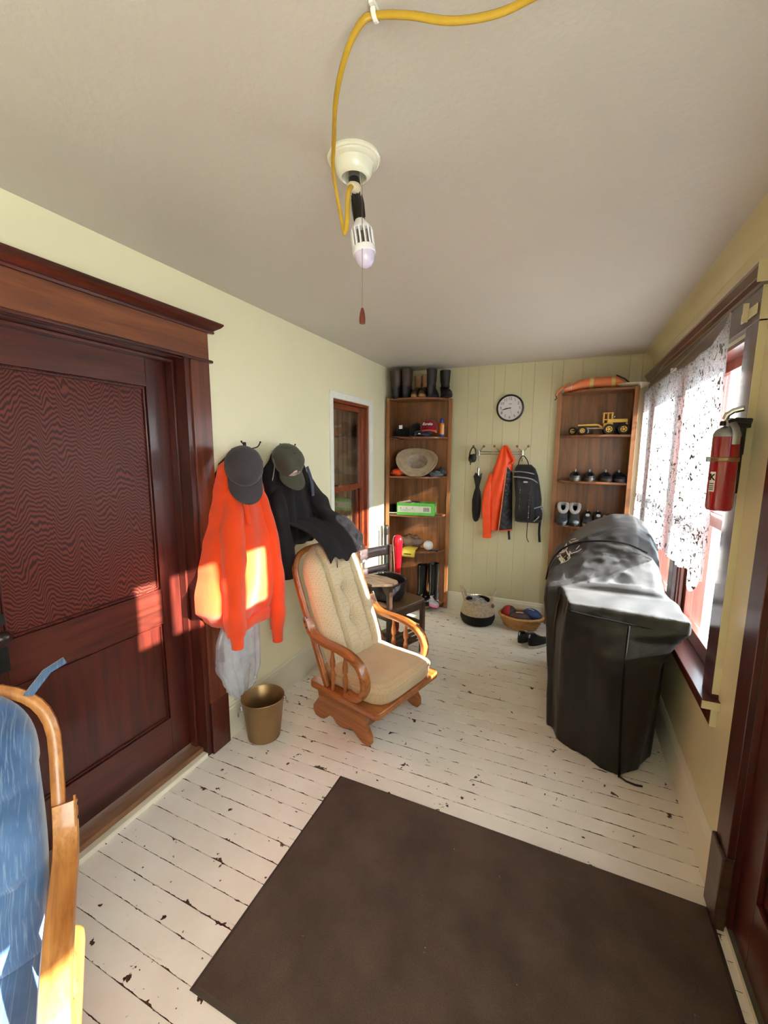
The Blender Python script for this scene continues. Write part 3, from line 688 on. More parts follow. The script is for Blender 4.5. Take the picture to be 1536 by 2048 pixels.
# ================================================================== LACE CURTAIN, EXTINGUISHER
def lace():
    k = NT('white_lace'); k.t.nodes.remove(k.b); v = k.coords()
    n1 = k.noise(v, 19, 2, .5, .6); n2 = k.noise(v, 50, 2, .5)
    sb = k.n('Math', operation='SUBTRACT'); k.l(n1, sb.inputs[0]); sb.inputs[1].default_value = .5; ab = k.n('Math', operation='ABSOLUTE'); k.l(sb.outputs[0], ab.inputs[0])
    line = k.ramp(ab.outputs[0], [(.026, (1, 1, 1)), (.034, (0, 0, 0))]); brk = k.ramp(n2, [(.47, (0, 0, 0)), (.50, (1, 1, 1))])
    thr = k.n('MixRGB', blend_type='MULTIPLY'); thr.inputs['Fac'].default_value = 1; k.l(line, thr.inputs['Color1']); k.l(brk, thr.inputs['Color2'])
    vo = k.n('TexVoronoi'); vo.inputs['Scale'].default_value = 160; k.l(v, vo.inputs['Vector'])
    net = k.ramp(vo.outputs['Distance'], [(.28, (.36, .36, .36)), (.5, (.72, .72, .72))])
    tr = k.n('BsdfTransparent'); df = k.n('BsdfDiffuse'); tl = k.n('BsdfTranslucent'); th = k.n('BsdfDiffuse')
    df.inputs['Color'].default_value = (.72, .69, .68, 1); tl.inputs['Color'].default_value = (.60, .57, .57, 1); th.inputs['Color'].default_value = (.16, .15, .15, 1)
    m1 = k.n('MixShader'); m1.inputs[0].default_value = .5; k.l(df.outputs[0], m1.inputs[1]); k.l(tl.outputs[0], m1.inputs[2])
    m2 = k.n('MixShader'); k.l(net, m2.inputs[0]); k.l(tr.outputs[0], m2.inputs[1]); k.l(m1.outputs[0], m2.inputs[2])
    m3 = k.n('MixShader'); k.l(thr.outputs[0], m3.inputs[0]); k.l(m2.outputs[0], m3.inputs[1]); k.l(th.outputs[0], m3.inputs[2])
    k.l(m3.outputs[0], k.out.inputs['Surface']); return k.m
M['lace'] = lace()
t = thing('lace_curtain', 'white lace curtain hanging across the right window', 'curtain', (0, 0, 0))
def curt(u, v):
    y = 2.075+u*1.985
    top = lerp([(0, 2.165), (.035, 2.120), (.10, 2.085), (.3, 2.075), (.5, 2.098), (.55, 2.105), (1, 2.11)], u)
    bot = lerp([(0, 1.10), (.03, 1.085), (.06, 1.02), (.09, 1.10), (.2, 1.07), (1, 1.06)], u)
    z = top+(bot-top)*v
    f = (.25+.75*v)*(1 if u > .02 else .5)
    x = 2.222+.011*f*math.sin(u*58+1.2*math.sin(v*3))+.006*f*math.sin(u*131+2*v)
    return Vector((x, y+.006*f*math.sin(u*47)-.015*v*(1-u)+(.02 if u < .01 else 0)*0, z))
G().sheet(200, 40, curt).obj('lace_panel', M['lace'], t, smooth=180)
G().tube([curt(u/60, 0)+Vector((0, 0, .002)) for u in range(61)], .004, 5).obj('top_hem', M['lace'], t, smooth=180)
G().tube([(2.222, 2.05, 2.17), (2.224, 3.1, 2.118), (2.222, 4.08, 2.122)], .002, 5).obj('curtain_wire', M['steel'], t)
for y_, z_ in ((3.12, 2.12),): B(2.224, 2.254, y_-.004, y_+.004, z_-.012, z_+.02).obj('hook', M['white'], t)
g = G(); g.bx(2.249, 2.2535, 1.915, 2.06, 2.11, 2.146); g.bx(2.232, 2.249, 1.985, 1.992, 2.10, 2.166)
o = g.obj('rod_bracket', M['wall_r'], None, bevel=.002); tag(o, 'yellow-painted flat bracket above the extinguisher', 'bracket')

red = plain('red_enamel', (150, 12, 26), .22, var=.06, nscale=6, coat=.5)
t = thing('fire_extinguisher', 'small red fire extinguisher strapped beside the window', 'extinguisher', (2.19, 1.842, 1.425))
G().lathe([(.001, .004), (.022, 0), (.036, .004), (.040, .014), (.040, .268), (.039, .272)], 28).obj('cylinder', red, t, smooth=40)
G().lathe([(.0402, .262), (.0402, .270), (.034, .284), (.020, .294), (.013, .298), (.012, .326), (.001, .327)], 28).obj('collar', M['steel'], t, smooth=40)
G().lathe([(.0412, .176), (.0418, .178), (.0418, .188), (.0412, .190)], 28, cap0=False, cap1=False).obj('strap', M['brass'], t, smooth=30, solid=.001)
g = G(); g.box((-.046, 0, .183), (.012, .014, .018)); g.obj('strap_buckle', M['steel'], t, bevel=.002)
G().tube([(-.012, -.004, .322), (-.008, -.008, .338), (.006, -.016, .350), (.03, -.03, .356)], .013, 8, flat=(.75, .8), upv=(-.3, 0, 1)).obj('squeeze_lever', M['chrome'], t, smooth=50)
G().tube([(.0, -.004, .312), (.02, -.014, .318), (.055, -.03, .312)], .018, 6, flat=(.5, .7), upv=(0, 0, 1)).obj('carry_handle', M['iron'], t, smooth=50)
G().tube([(.005, -.02, .31), (.012, -.036, .29), (.014, -.044, .265), (.014, -.044, .235)], .011, 6, flat=(.25, 1), upv=(0, -1, 0)).obj('hose_clip', M['steel'], t, smooth=50)
G().lathe([(.009, 0), (.009, .012), (.006, .016)], 10, (-.018, -.006, .30)).obj('gauge', M['black'], t, smooth=50)
lab = G()
for i_ in range(6):
    a0, a1 = math.radians(198+i_*5), math.radians(203+i_*5); r_ = .0403
    lab.add([(r_*math.cos(a0), r_*math.sin(a0), .07), (r_*math.cos(a1), r_*math.sin(a1), .07), (r_*math.cos(a1), r_*math.sin(a1), .14), (r_*math.cos(a0), r_*math.sin(a0), .14)], [(0, 1, 2, 3)])
lab = lab.obj('paper_label', M['white'], t)
an = math.radians(213); text_mesh('label_letter', 'K', .03, M['black'], lab, (.0406*math.cos(an), .0406*math.sin(an), .12), (PI/2, 0, an+PI/2), .0003, bold=.001)
for q_ in (.098, .090, .083, .077): G().box((.0405*math.cos(an), .0405*math.sin(an), q_), (.0006, .016, .003), Matrix.Rotation(an, 3, 'Z')).obj('label_print', M['black'], lab)
g = G(); g.bx(.040, .046, -.008, .030, .10, .30); g.bx(.02, .0655, .004, .034, .292, .325); g.bx(.046, .0655, .058, .085, .06, .30); g.bx(.040, .06, .026, .062, .20, .30)
g.obj('wall_bracket', M['iron'], t, bevel=.002)

# ================================================================== CEILING FIXTURE, CORD, BULB
fx, fy = 1.083, 1.152
porc = plain('glazed_white_porcelain', (226, 224, 208), .18, var=.03, coat=.4)
t = thing('ceiling_lampholder', 'white porcelain lampholder on the ceiling', 'lampholder', (fx, fy, H))
G().lathe([(.074, 0), (.075, -.006), (.071, -.010), (.067, -.010), (.066, -.015), (.060, -.019), (.056, -.019), (.054, -.026), (.050, -.040), (.042, -.050), (.036, -.053), (.033, -.050), (.033, -.02), (.001, -.02)][::-1], 32, cap1=False).obj('base', porc, t, smooth=35)
G().lathe([(.015, -.02), (.016, -.052), (.014, -.054), (.014, -.04)], 18).obj('socket', M['steel'], t, smooth=40)
cu_ = G(); cu_.tube([(.03, -.015, -.06), (.04, -.03, -.1), (.04, -.03, -.41)], .0008, 5); cu_.obj('pull_chain', M['brass'], t)
G().lathe([(.001, 0), (.0085, .001), (.009, .012), (.0085, .02), (.007, .03), (.0035, .042), (.001, .044)], 14, (.04, -.03, -.453)).obj('chain_pull', wood('red_wood_pull', (84, 28, 16), (122, 48, 28), 'z'), t, smooth=40)
# the tap with outlet
ax = Vector((.16, .0, -1)).normalized(); rot = Vector((0, 0, -1)).rotation_difference(ax).to_matrix()
o0 = Vector((fx, fy, H-.052))
t = thing('outlet_adapter', 'black screw-in outlet adapter in the porcelain lampholder', 'adapter', o0)
G().lathe([(.013, .02), (.0155, 0), (.0165, -.016), (.015, -.028), (.0125, -.032), (.012, -.05), (.0155, -.055), (.018, -.075), (.018, -.09), (.0145, -.108), (.013, -.12)], 12, mat=rot).obj('body', M['black'], t, smooth=30)
rib = G()
for j in range(6):
    a = 2*PI*j/6; rib.tube([rot @ Vector((.0165*math.cos(a), .0165*math.sin(a), z)) for z in (-.05, -.075, -.11)], [.002, .004, .002], 5)
rib.obj('grip_ribs', M['black'], t, smooth=60)
t = thing('bug_zapper_bulb', 'white bug zapper bulb with slotted cage and lilac dome', 'bulb', o0+ax*.108)
wp = plain('white_bulb_plastic', (232, 230, 236), .35, var=.02)
G().lathe([(.012, 0), (.014, -.006), (.02, -.016), (.029, -.028), (.031, -.036)], 24, mat=rot).obj('shoulder', wp, t, smooth=40)
cg = G()
for j in range(14):
    a = 2*PI*j/14; c_, s_ = math.cos(a), math.sin(a)
    cg.tube([rot @ Vector((.0300*c_, .0300*s_, z)) for z in (-.034, -.084)], .0028, 5)
cg.obj('cage_bars', wp, t, smooth=60)
cr = G()
for j in range(16):
    a = 2*PI*(j+.5)/16; c_, s_ = math.cos(a), math.sin(a)
    cr.tube([rot @ Vector((.019*c_, .019*s_, z)) for z in (-.03, -.086)], .0013, 4)
cr.lathe([(.008, -.03), (.008, -.086)], 10, mat=rot); cr.obj('zapper_grid', plain('grey_grid', (110, 104, 108), .3, .6), t)
G().lathe([(.0315, -.080), (.033, -.084), (.033, -.096), (.031, -.098)], 24, mat=rot).obj('ring', wp, t, smooth=40)
G().lathe([(.030, -.097), (.029, -.108), (.024, -.122), (.015, -.132), (.006, -.136), (.001, -.1365)], 24, mat=rot).obj('dome', plain('lilac_dome', (206, 196, 226), .12, var=.03, coat=.6), t, smooth=60)
# cord
yc = plain('yellow_cord', (186, 150, 40), .45, var=.1)
t = thing('extension_cord', 'yellow extension cord looping from ceiling clip to lampholder', 'cord', (fx, fy, H))
P = [(1.75, .70, 2.36), (1.66, .80, 2.36), (1.574, .841, 2.38), (1.516, .845, 2.382), (1.444, .83, 2.386), (1.372, .818, 2.41), (1.306, .812, 2.428), (1.279, .806, 2.42), (1.232, .832, 2.402), (1.177, .889, 2.38), (1.112, .99, 2.372), (1.075, 1.05, 2.36), (1.067, 1.085, 2.31), (1.074, 1.10, 2.245), (1.079, 1.10, 2.226), (1.087, 1.10, 2.245), (1.090, 1.10, 2.29), (1.096, 1.095, 2.325), (1.098, 1.11, 2.345)]
P = [Vector(p)-Vector((fx, fy, H)) for p in P]
G().tube(bez(P, 8), .0052, 8, flat=(1.25, .8)).obj('cable', yc, t, smooth=60)
pp = Vector((1.095, 1.128, 2.352))-Vector((fx, fy, H))
G().lathe([(.008, -.02), (.012, -.016), (.014, 0), (.014, .014), (.012, .016)], 16, pp, mat=Matrix.Rotation(-PI/2+.35, 3, 'X')).obj('plug', plain('ivory_plug', (214, 204, 176), .4, var=.05), t, smooth=40)
g = G(); c_ = Vector((1.306, .812, 2.432))-Vector((fx, fy, H)); g.bx(c_.x-.005, c_.x+.005, c_.y-.018, c_.y+.018, c_.z+.003, c_.z+.0095); g.tube([c_+Vector((0, .012*math.cos(a), -.0+.012*math.sin(a))) for a in [PI+PI*j/8 for j in range(9)]], .004, 6, flat=(.5, 1.2), upv=(0, 0, 1)); g.obj('cord_clip', M['white'], t)

# ================================================================== CLOTHES ON THE LEFT WALL
iron = plain('black_hook', (24, 22, 20), .4, .5)
def hook(y, z, label):
    t = thing('coat_hook', label, 'hook', (0, y, z), group=None)
    B(0, .004, -.012, .012, -.05, .03).obj('plate', iron, t, bevel=.002)
    for s in (-1, 1):
        G().tube(bez([(.004, 0, 0), (.03, s*.015, -.006), (.05, s*.05, .004), (.05, s*.075, .028)], 5), .0035, 6).obj('prong', iron, t, smooth=180)
        G().ball((.05, s*.077, .031), .0055, 8, 6).obj('tip', iron, t, smooth=180)
hook(1.872, 1.648, 'black double wall hook under the charcoal cap')
hook(2.21, 1.64, 'black double wall hook under the olive cap')

def drape(rows, n=64, folds=9, amp=.02, seed=0, front=1.0):
    """rows: (z, y_left, y_right, x_back, x_front)"""
    zs = [r[0] for r in rows]; z0, z1 = zs[0], zs[-1]; tab = [(-r[0], tuple(r[1:])) for r in rows]
    m = 46; rings = []
    for i in range(m+1):
        z = z0+(z1-z0)*i/m; yl, yr, xb, xf = lerp(tab, -z); k = i/m; ring = []
        for j in range(n):
            a = 2*PI*j/n; c, s = math.cos(a), math.sin(a)
            y = (yl+yr)/2+(yr-yl)/2*math.copysign(abs(c)**.75, c)
            if s >= 0:
                d = abs(s)**.6; f = amp*(.25+.75*k)*(math.sin(folds*(y-yl)/(yr-yl+.01)*PI+seed+2.2*nz(y*4, z*2.0, seed))*.8+.6*nz(y*9, z*3, seed+4))
                x = xb+(xf-xb)*d+f*d
            else: x = xb
            ring.append(Vector((max(x, .006), y, z)))
        rings.append(ring)
    return G().loft(rings)
def sleeve(pts, rad, n=18, seed=0, amp=.10):
    pts = bez(pts, 7); m = len(pts); rings = []
    rr = [lerp([(i/(len(rad)-1), r) for i, r in enumerate(rad)], k/(m-1)) for k in range(m)]
    g = G(); g.tube(pts, rr, n); 
    for i, v in enumerate(g.V):
        ring = i//n; c = pts[min(ring, m-1)]; d = v-c
        f = 1+amp*nz(v.x*14+seed, v.y*14, v.z*9)*2+amp*.6*math.sin(v.z*70+v.y*30+seed)*max(0, nz(v.z*6, seed))
        g.V[i] = c+d*f
        g.V[i].x = max(g.V[i].x, .008)
    return g
org = fabric('orange_fleece', (246, 74, 20), 700, .92, .06, 8, .2, .3, wrinkle=1.6)
t = thing('sweatshirt', 'bright orange hooded sweatshirt hanging beside the mahogany door', 'sweatshirt', (0, 0, 0))
rows = [(1.635, 1.84, 1.90, .03, .06), (1.60, 1.72, 1.91, .02, .085), (1.54, 1.64, 1.915, .02, .10), (1.40, 1.60, 1.93, .02, .125), (1.28, 1.565, 1.94, .02, .145), (1.15, 1.515, 1.955, .02, .16), (1.02, 1.48, 1.965, .02, .17), (.90, 1.45, 1.97, .02, .17), (.82, 1.45, 1.965, .02, .16), (.76, 1.50, 1.95, .02, .14), (.715, 1.54, 1.93, .025, .12)]
drape(rows, 72, 5, .026, 1.3).obj('body', org, t, smooth=75)
sleeve([(.07, 1.70, 1.50), (.105, 1.65, 1.36), (.15, 1.595, 1.18), (.17, 1.565, 1.0), (.175, 1.553, .82), (.175, 1.56, .69)], [.012, .05, .062, .064, .058, .044], 18, 3).obj('sleeve', org, t, smooth=80)
sleeve([(.06, 1.86, 1.48), (.095, 1.885, 1.33), (.13, 1.91, 1.12), (.14, 1.925, .9), (.14, 1.935, .7), (.135, 1.94, .57)], [.012, .045, .052, .052, .048, .04], 18, 8).obj('sleeve', org, t, smooth=80)
for p in ((.176, 1.565, .695, .615), (.135, 1.94, .575, .485)):
    G().lathe([(.030, p[3]), (.031, p[3]+.01), (.034, p[2]-.015), (.036, p[2]), (.03, p[2]+.008)], 16, (p[0], p[1], 0)).obj('cuff', org, t, smooth=60)
hb = drape([(.722, 1.60, 1.93, .04, .142), (.70, 1.60, 1.93, .04, .146), (.66, 1.61, 1.925, .04, .138)], 48, 3, .012, .6); hb.obj('hem_band', org, t, smooth=70)
G().tube(bez([(.155, 1.66, 1.53), (.17, 1.665, 1.40), (.185, 1.68, 1.25)], 6), .012, 8).obj('hood_edge', org, t, smooth=180)
G().tube(bez([(.16, 1.575, 1.26), (.19, 1.60, 1.18), (.20, 1.625, 1.07)], 6), .008, 6).obj('fold_seam', org, t, smooth=180)

blk = fabric('black_softshell', (22, 19, 22), 500, .75, .2, 10, .15, .05, wrinkle=2.2)
blk2 = fabric('black_vest_nylon', (30, 27, 30), 400, .6, .2, 12, .15, .05)
o = drape([(1.60, 1.72, 1.90, .004, .016), (1.56, 1.665, 1.94, .004, .018), (1.48, 1.622, 1.97, .004, .019), (1.36, 1.612, 1.98, .004, .019), (1.2, 1.63, 2.01, .004, .019), (1.02, 1.66, 2.03, .004, .019), (.8, 1.68, 2.03, .004, .019), (.69, 1.72, 2.0, .004, .017)], 48, 6, .004, 5).obj('vest', blk2, None, smooth=75)
tag(o, 'black vest mostly hidden behind the orange sweatshirt', 'vest')
t = thing('black_jacket', 'black zip jacket hanging from the hook and lying over the glider back', 'jacket', (0, 0, 0))
rows = [(1.655, 2.16, 2.30, .01, .05), (1.60, 2.08, 2.335, .012, .09), (1.50, 2.0, 2.385, .012, .12), (1.36, 1.985, 2.43, .012, .135), (1.22, 1.99, 2.47, .012, .14), (1.12, 2.0, 2.50, .012, .14), (1.06, 2.03, 2.50, .012, .13), (1.02, 2.08, 2.44, .012, .10)]
drape(rows, 64, 7, .022, 2.7).obj('body', blk, t, smooth=75)
sleeve([(.05, 2.06, 1.46), (.085, 2.04, 1.30), (.10, 2.035, 1.12), (.11, 2.06, .98), (.115, 2.095, .85)], [.015, .06, .07, .066, .058], 18, 5).obj('sleeve', blk, t, smooth=80)
# the other half of the jacket thrown over the glider's back
sp2 = bez([(.06, 2.30, 1.56), (.10, 2.36, 1.40), (.15, 2.42, 1.25), (.22, 2.46, 1.15), (.31, 2.50, 1.085), (.375, 2.51, 1.01), (.385, 2.505, .955)], 7)
g = G(); g.tube(sp2, [lerp([(0, .02), (.25, .075), (.5, .085), (.75, .072), (.9, .058), (1, .046)], i/(len(sp2)-1)) for i in range(len(sp2))], 20, flat=(.62, 1.0), upv=(.75, 0, .66))
for i_, v in enumerate(g.V):
    c = sp2[min(i_//20, len(sp2)-1)]; g.V[i_] = c+(v-c)*(1+.3*nz(v.x*15, v.y*15, v.z*11)+.12*math.sin(v.z*60+v.y*25)); g.V[i_].x = max(g.V[i_].x, .01)
g.obj('sleeve', blk, t, smooth=80)
def flap(u, v):
    a = Vector((.09, 2.05+.36*u, 1.20)); b = Vector((.235+.07*u, 2.10+.34*u, 1.145-.01*u)); c = Vector((.335+.07*u, 2.13+.32*u, 1.10-.02*u)); d_ = Vector((.385+.045*u, 2.14+.30*u, .955+.02*math.sin(u*9)))
    p = a*(1-v)**3+b*3*v*(1-v)**2+c*3*v*v*(1-v)+d_*v**3
    return p+Vector((.010*v, 0, .008*math.sin(u*22+v*5)*v+.03*v*(1-v)))
G().sheet(40, 20, flap).obj('hem', blk, t, smooth=80, solid=.007)
for (p, q) in (((.425, 2.49, .985), .012),): G().lathe([(.007, 0), (.007, .002), (.001, .003)], 10, p, mat=Matrix.Rotation(PI/2, 3, 'Y')).obj('snap', M['brass'], t)
G().tube(bez([(.385, 2.20, 1.0), (.40, 2.205, .96), (.398, 2.215, .905)], 5), .004, 6).obj('zipper', M['steel'], t, smooth=180)
G().tube(bez([(.10, 1.995, 1.585), (.125, 1.975, 1.54), (.13, 1.945, 1.46)], 5), .0028, 5).obj('zipper', M['steel'], t, smooth=180)
G().tube(bez([(.15, 2.27, 1.53), (.165, 2.295, 1.44), (.165, 2.31, 1.34)], 5), .016, 6, flat=(.3, 1)).obj('lining_edge', fabric('slate_lining', (72, 78, 96), 500), t, smooth=180)
# translucent plastic bag under the sweatshirt
k = NT('translucent_plastic'); k.t.nodes.remove(k.b); tr = k.n('BsdfTransparent'); df = k.n('BsdfDiffuse'); df.inputs['Color'].default_value = (*lin((214, 216, 226)), 1); gl = k.n('BsdfGlossy'); gl.inputs['Roughness'].default_value = .25
a = k.n('MixShader'); a.inputs[0].default_value = .15; k.l(df.outputs[0], a.inputs[1]); k.l(gl.outputs[0], a.inputs[2]); b = k.n('MixShader'); k.l(k.ramp(k.noise(k.coords(), 6, 3), [(.3, (.28, .28, .28)), (.7, (.68, .68, .68))]), b.inputs[0]); k.l(tr.outputs[0], b.inputs[1]); k.l(a.outputs[0], b.inputs[2]); k.l(b.outputs[0], k.out.inputs['Surface'])
M['plastic'] = k.m
o = drape([(.80, 1.66, 1.90, .02, .04), (.70, 1.61, 1.90, .019, .05), (.58, 1.565, 1.895, .019, .06), (.46, 1.555, 1.89, .019, .065), (.36, 1.60, 1.89, .019, .06), (.28, 1.64, 1.86, .019, .05), (.21, 1.69, 1.78, .019, .03)], 64, 11, .016, 8).obj('plastic_bag', M['plastic'], None, smooth=75)
tag(o, 'translucent white plastic bag hanging below the orange sweatshirt', 'plastic bag')

# ------------------------------------------------------------------ caps
def cap(name, label, loc, brim, upv, cloth, brimcloth=None, R=.088, Hc=.115, bl=.075, squash=1.0):
    t = thing(name, label, 'cap', loc)
    b = Vector(brim).normalized(); u = Vector(upv); u = (u-b*u.dot(b)).normalized(); l_ = u.cross(b)
    m3 = Matrix((b, l_, u)).transposed(); m4 = m3.to_4x4()
    rings = []
    for z_, f in ((0, 1.0), (.25, 1.02), (.45, .985), (.62, .90), (.78, .74), (.9, .52), (.97, .28), (1.0, .03)):
        ring = []
        for j in range(36):
            a = 2*PI*j/36; r = R*f*(1+.012*math.cos(6*a)*(z_ > .2))
            x, y = r*1.08*math.cos(a), r*.95*math.sin(a)
            z = Hc*z_*(1+.10*math.cos(a)*(z_ < .9))*squash+.004*nz(x*30, y*30, z_*3)
            ring.append(Vector((x, y, z)))
        rings.append(ring)
    G().loft(rings, cap0=False).xf(m4).obj('crown', cloth, t, smooth=70, solid=.003)
    for k_ in range(6):
        a = PI/6+k_*PI/3; pts = []
        for z_, f in ((.02, 1.0), (.25, 1.02), (.45, .985), (.62, .90), (.78, .74), (.9, .52), (.99, .12)):
            r = R*f*1.012; pts.append(m3 @ Vector((r*1.08*math.cos(a), r*.95*math.sin(a), Hc*z_*(1+.10*math.cos(a)*(z_ < .9))*squash+.001)))
        G().tube(pts, .0012, 5).obj('seam', cloth, t, smooth=180)
    G().ball(m3 @ Vector((0, 0, Hc*squash+.002)), .006, 8, 6, (1, 1, .6)).obj('button', cloth, t, smooth=180)
    def bf(q, w):
        a = -1.18+2.36*q; r0_ = Vector((R*1.07*math.cos(a), R*.95*math.sin(a), .004))
        e = math.cos((q-.5)*PI)**.55 if abs(q-.5) < .5 else 0
        x = r0_.x+bl*w*(.35+.65*e)+.012*w; y = r0_.y*(1+.05*w*e); return m3 @ Vector((x, y, .004-.020*(abs(y)/.085)**2*(.3+w)-.010*w))
    G().sheet(24, 10, bf).obj('brim', brimcloth or cloth, t, smooth=80, solid=.004)
    return t, m3
gry = fabric('charcoal_cotton', (66, 60, 66), 600, .9, .12, 18)
cap('baseball_cap', 'plain charcoal baseball cap hanging on the orange sweatshirt', (.155, 1.685, 1.54), (.40, -.22, -.86), (.62, -.52, .58), gry, R=.096, Hc=.125, bl=.085)
olv = fabric('olive_grey_cotton', (72, 74, 62), 600, .9, .12, 18)
t, m3 = cap('baseball_cap', 'olive grey baseball cap with pale embroidered patch on the black jacket', (.125, 2.085, 1.565), (.50, .12, -.85), (.55, -.38, .70), olv, R=.092, Hc=.12, bl=.08)
pt = plain('pale_pink_embroidery', (206, 186, 184), .9); pg = plain('grey_embroidery', (140, 122, 122), .9)
pa = G()
def cpt(a, z_): # on the crown front
    f = lerp([(0, 1.0), (.25, 1.02), (.45, .985), (.62, .90), (.78, .74)], z_); r = .092*f*1.02
    return m3 @ Vector((r*1.08*math.cos(a), r*.95*math.sin(a), .12*z_*(1+.1*math.cos(a))+.001))
prof = [(-.55, .12), (-.5, .34), (-.36, .56), (-.24, .62), (-.12, .46), (0, .52), (.14, .44), (.28, .5), (.40, .42), (.44, .14)]
vs = [cpt(a, z) for a, z in prof]; ctr = [cpt(-.3+.7*i/5, .28) for i in range(6)]
nP = 22
def patch(u, v_):
    a = -.55+u*.99; top_ = lerp([(-.55, .30), (-.42, .56), (-.26, .62), (-.12, .44), (0, .52), (.14, .43), (.28, .5), (.44, .36)], a); return cpt(a, .12+(top_-.12)*v_)
G().sheet(30, 8, patch).obj('embroidered_patch', pt, t, smooth=80)
for pts in (((-.48, .2), (-.35, .45), (-.22, .5), (-.12, .3)), ((-.1, .2), (.02, .42), (.16, .3), (.3, .4)), ((-.4, .18), (-.1, .24), (.2, .2), (.4, .28)), ((-.25, .3), (-.2, .4), (-.3, .42))):
    G().tube([cpt(a, z)*1.012 for a, z in pts], .0016, 5).obj('stitching', pg, t)

# ------------------------------------------------------------------ brass bucket
t = thing('brass_bucket', 'brass bucket with ring handles on the floor by the wall', 'bucket', (.172, 1.745, 0))
G().lathe([(.001, .004), (.085, 0), (.090, .004), (.104, .13), (.117, .238), (.121, .244), (.119, .247), (.114, .242), (.100, .12), (.086, .010), (.001, .010)], 40).obj('body', M['brass'], t, smooth=40)
for a in (math.radians(232), math.radians(52)):
    d_ = Vector((math.cos(a), math.sin(a), 0)); p = d_*.121+Vector((0, 0, .205))
    G().box(p, (.012, .02, .024), Matrix.Rotation(a, 3, 'Z')).obj('handle_lug', M['chrome'], t, bevel=.003)
    s_ = Vector((-d_.y, d_.x, 0)); c_ = p+d_*.012-Vector((0, 0, .020))
    G().tube([c_+s_*(.024*math.cos(b))+(Vector((0, 0, 1))*.9+d_*-.25).normalized()*(.024*math.sin(b)) for b in [2*PI*j/20 for j in range(20)]], .003, 6, closed=True).obj('ring_handle', M['chrome'], t, smooth=180)

# ================================================================== OLD TABLET-ARM CHAIR WITH IRON POT
t = thing('tablet_arm_chair', 'old dark wooden school chair with a writing tablet arm', 'chair', (.43, 2.985, 0), math.radians(-22))
od, ot = M['old'], M['oldtop']
def leg(x, y, z0, z1, s=.034, name='leg'): B(x-s/2, x+s/2, y-s/2, y+s/2, z0, z1).obj(name, od, t, bevel=.003)
leg(.19, .19, 0, .435); leg(.19, -.19, 0, .64); leg(-.18, .18, 0, .84, .032); leg(-.18, -.18, 0, .84, .032)
sp_ = [(-.19, -.2), (.15, -.215), (.205, -.20), (.215, 0), (.205, .20), (.15, .215), (-.19, .2)]
G().prism(sp_, .433, .458, 'xy').obj('seat', wood('worn_chair_seat', (62, 44, 30), (100, 76, 52), 'x', .8, .4, .2), t, bevel=.006)
for y in (-.19, .19): B(-.165, .173, y-.011, y+.011, .365, .43).obj('seat_rail', od, t, bevel=.003)
B(.18, .20, -.173, .173, .375, .43).obj('seat_rail', od, t, bevel=.003)
B(-.19, -.17, -.164, .164, .375, .43).obj('seat_rail', od, t, bevel=.003)
for y in (-.19, .19): B(-.165, .173, y-.010, y+.010, .235, .262).obj('stretcher', od, t, bevel=.003)
for z in (.10, .14, .18, .22): B(-.164, .172, -.165, .165, z-.006, z+.006).obj('book_rack_slat', od, t, bevel=.002) if z == .10 else B(.165, .185, -.172, .172, z-.009, z+.009).obj('book_rack_slat', od, t, bevel=.002)
for z in (.235, .30): B(-.19, -.172, -.164, .164, z-.012, z+.012).obj('stretcher', od, t, bevel=.002)
for z0, z1 in ((.755, .838), (.62, .675)):
    def sl(u, v, z0=z0, z1=z1): return Vector((-.19-.018*math.sin(u*PI), -.164+.328*u, z0+(z1-z0)*v))
    G().sheet(10, 2, sl).obj('back_rail', wood('grey_worn_back_rail', (86, 70, 70), (132, 112, 110), 'y', .8, .32, .4), t, solid=.018, smooth=60, bevel=.003)
tb = [(-.10, -.335), (-.04, -.16), (.10, -.13), (.215, -.135), (.255, -.165), (.262, -.235), (.165, -.345), (-.02, -.36)]
G().prism(tb, .665, .685, 'xy').obj('tablet', ot, t, bevel=.005)
G().prism([(-.2, .64), (.2, .64), (.2, .664), (-.2, .664)], -.21, -.185, 'xz').obj('arm_rail', od, t, bevel=.003)
G().prism([(.10, .64), (.185, .64), (.185, .54)], -.2, -.18, 'xz').obj('bracket', od, t, bevel=.002)
# cast-iron pot on the seat
t = thing('iron_pot', 'cast-iron pot with wire bail standing on the old chair seat', 'pot', (.40, 3.0, .459))
G().lathe([(.001, .004), (.10, 0), (.135, .012), (.15, .04), (.155, .10), (.153, .132), (.162, .138), (.166, .146), (.160, .150), (.150, .144), (.146, .10), (.140, .045), (.12, .018), (.001, .016)], 36).obj('body', M['iron'], t, smooth=40)
G().lathe([(.155, .136), (.172, .140), (.172, .146), (.155, .150)], 36, cap0=False, cap1=False).obj('rim', M['iron'], t, smooth=40)
G().tube([(.165*math.cos(a)*.99, .165*math.sin(a), .152+.012*math.sin((a-1.2)*1.0)) for a in [1.2+PI*j/20 for j in range(21)]], .0035, 6).obj('bail', M['steel'], t, smooth=180)
G().tube([(.168*math.cos(a), .168*math.sin(a), .166) for a in [2.5+.5*j/6 for j in range(7)]], .008, 8).obj('bail_grip', M['black'], t, smooth=180)
t = thing('red_plastic_toy', 'tall rounded red plastic toy standing behind the old chair', 'toy', (.365, 3.32, 0))
rp = NT('red_translucent_plastic'); rp.set(.2, color=lin((206, 22, 36)), coat=.5); rp.b.inputs['Subsurface Weight'].default_value = .2
G().lathe([(.001, .002), (.02, 0), (.024, .01), (.018, .03), (.014, .05), (.016, .25), (.022, .45), (.030, .62), (.040, .76), (.045, .83), (.044, .87), (.036, .895), (.018, .908), (.001, .91)], 24, sx=1.0, sy=.8).obj('barrel', rp.m, t, smooth=60)
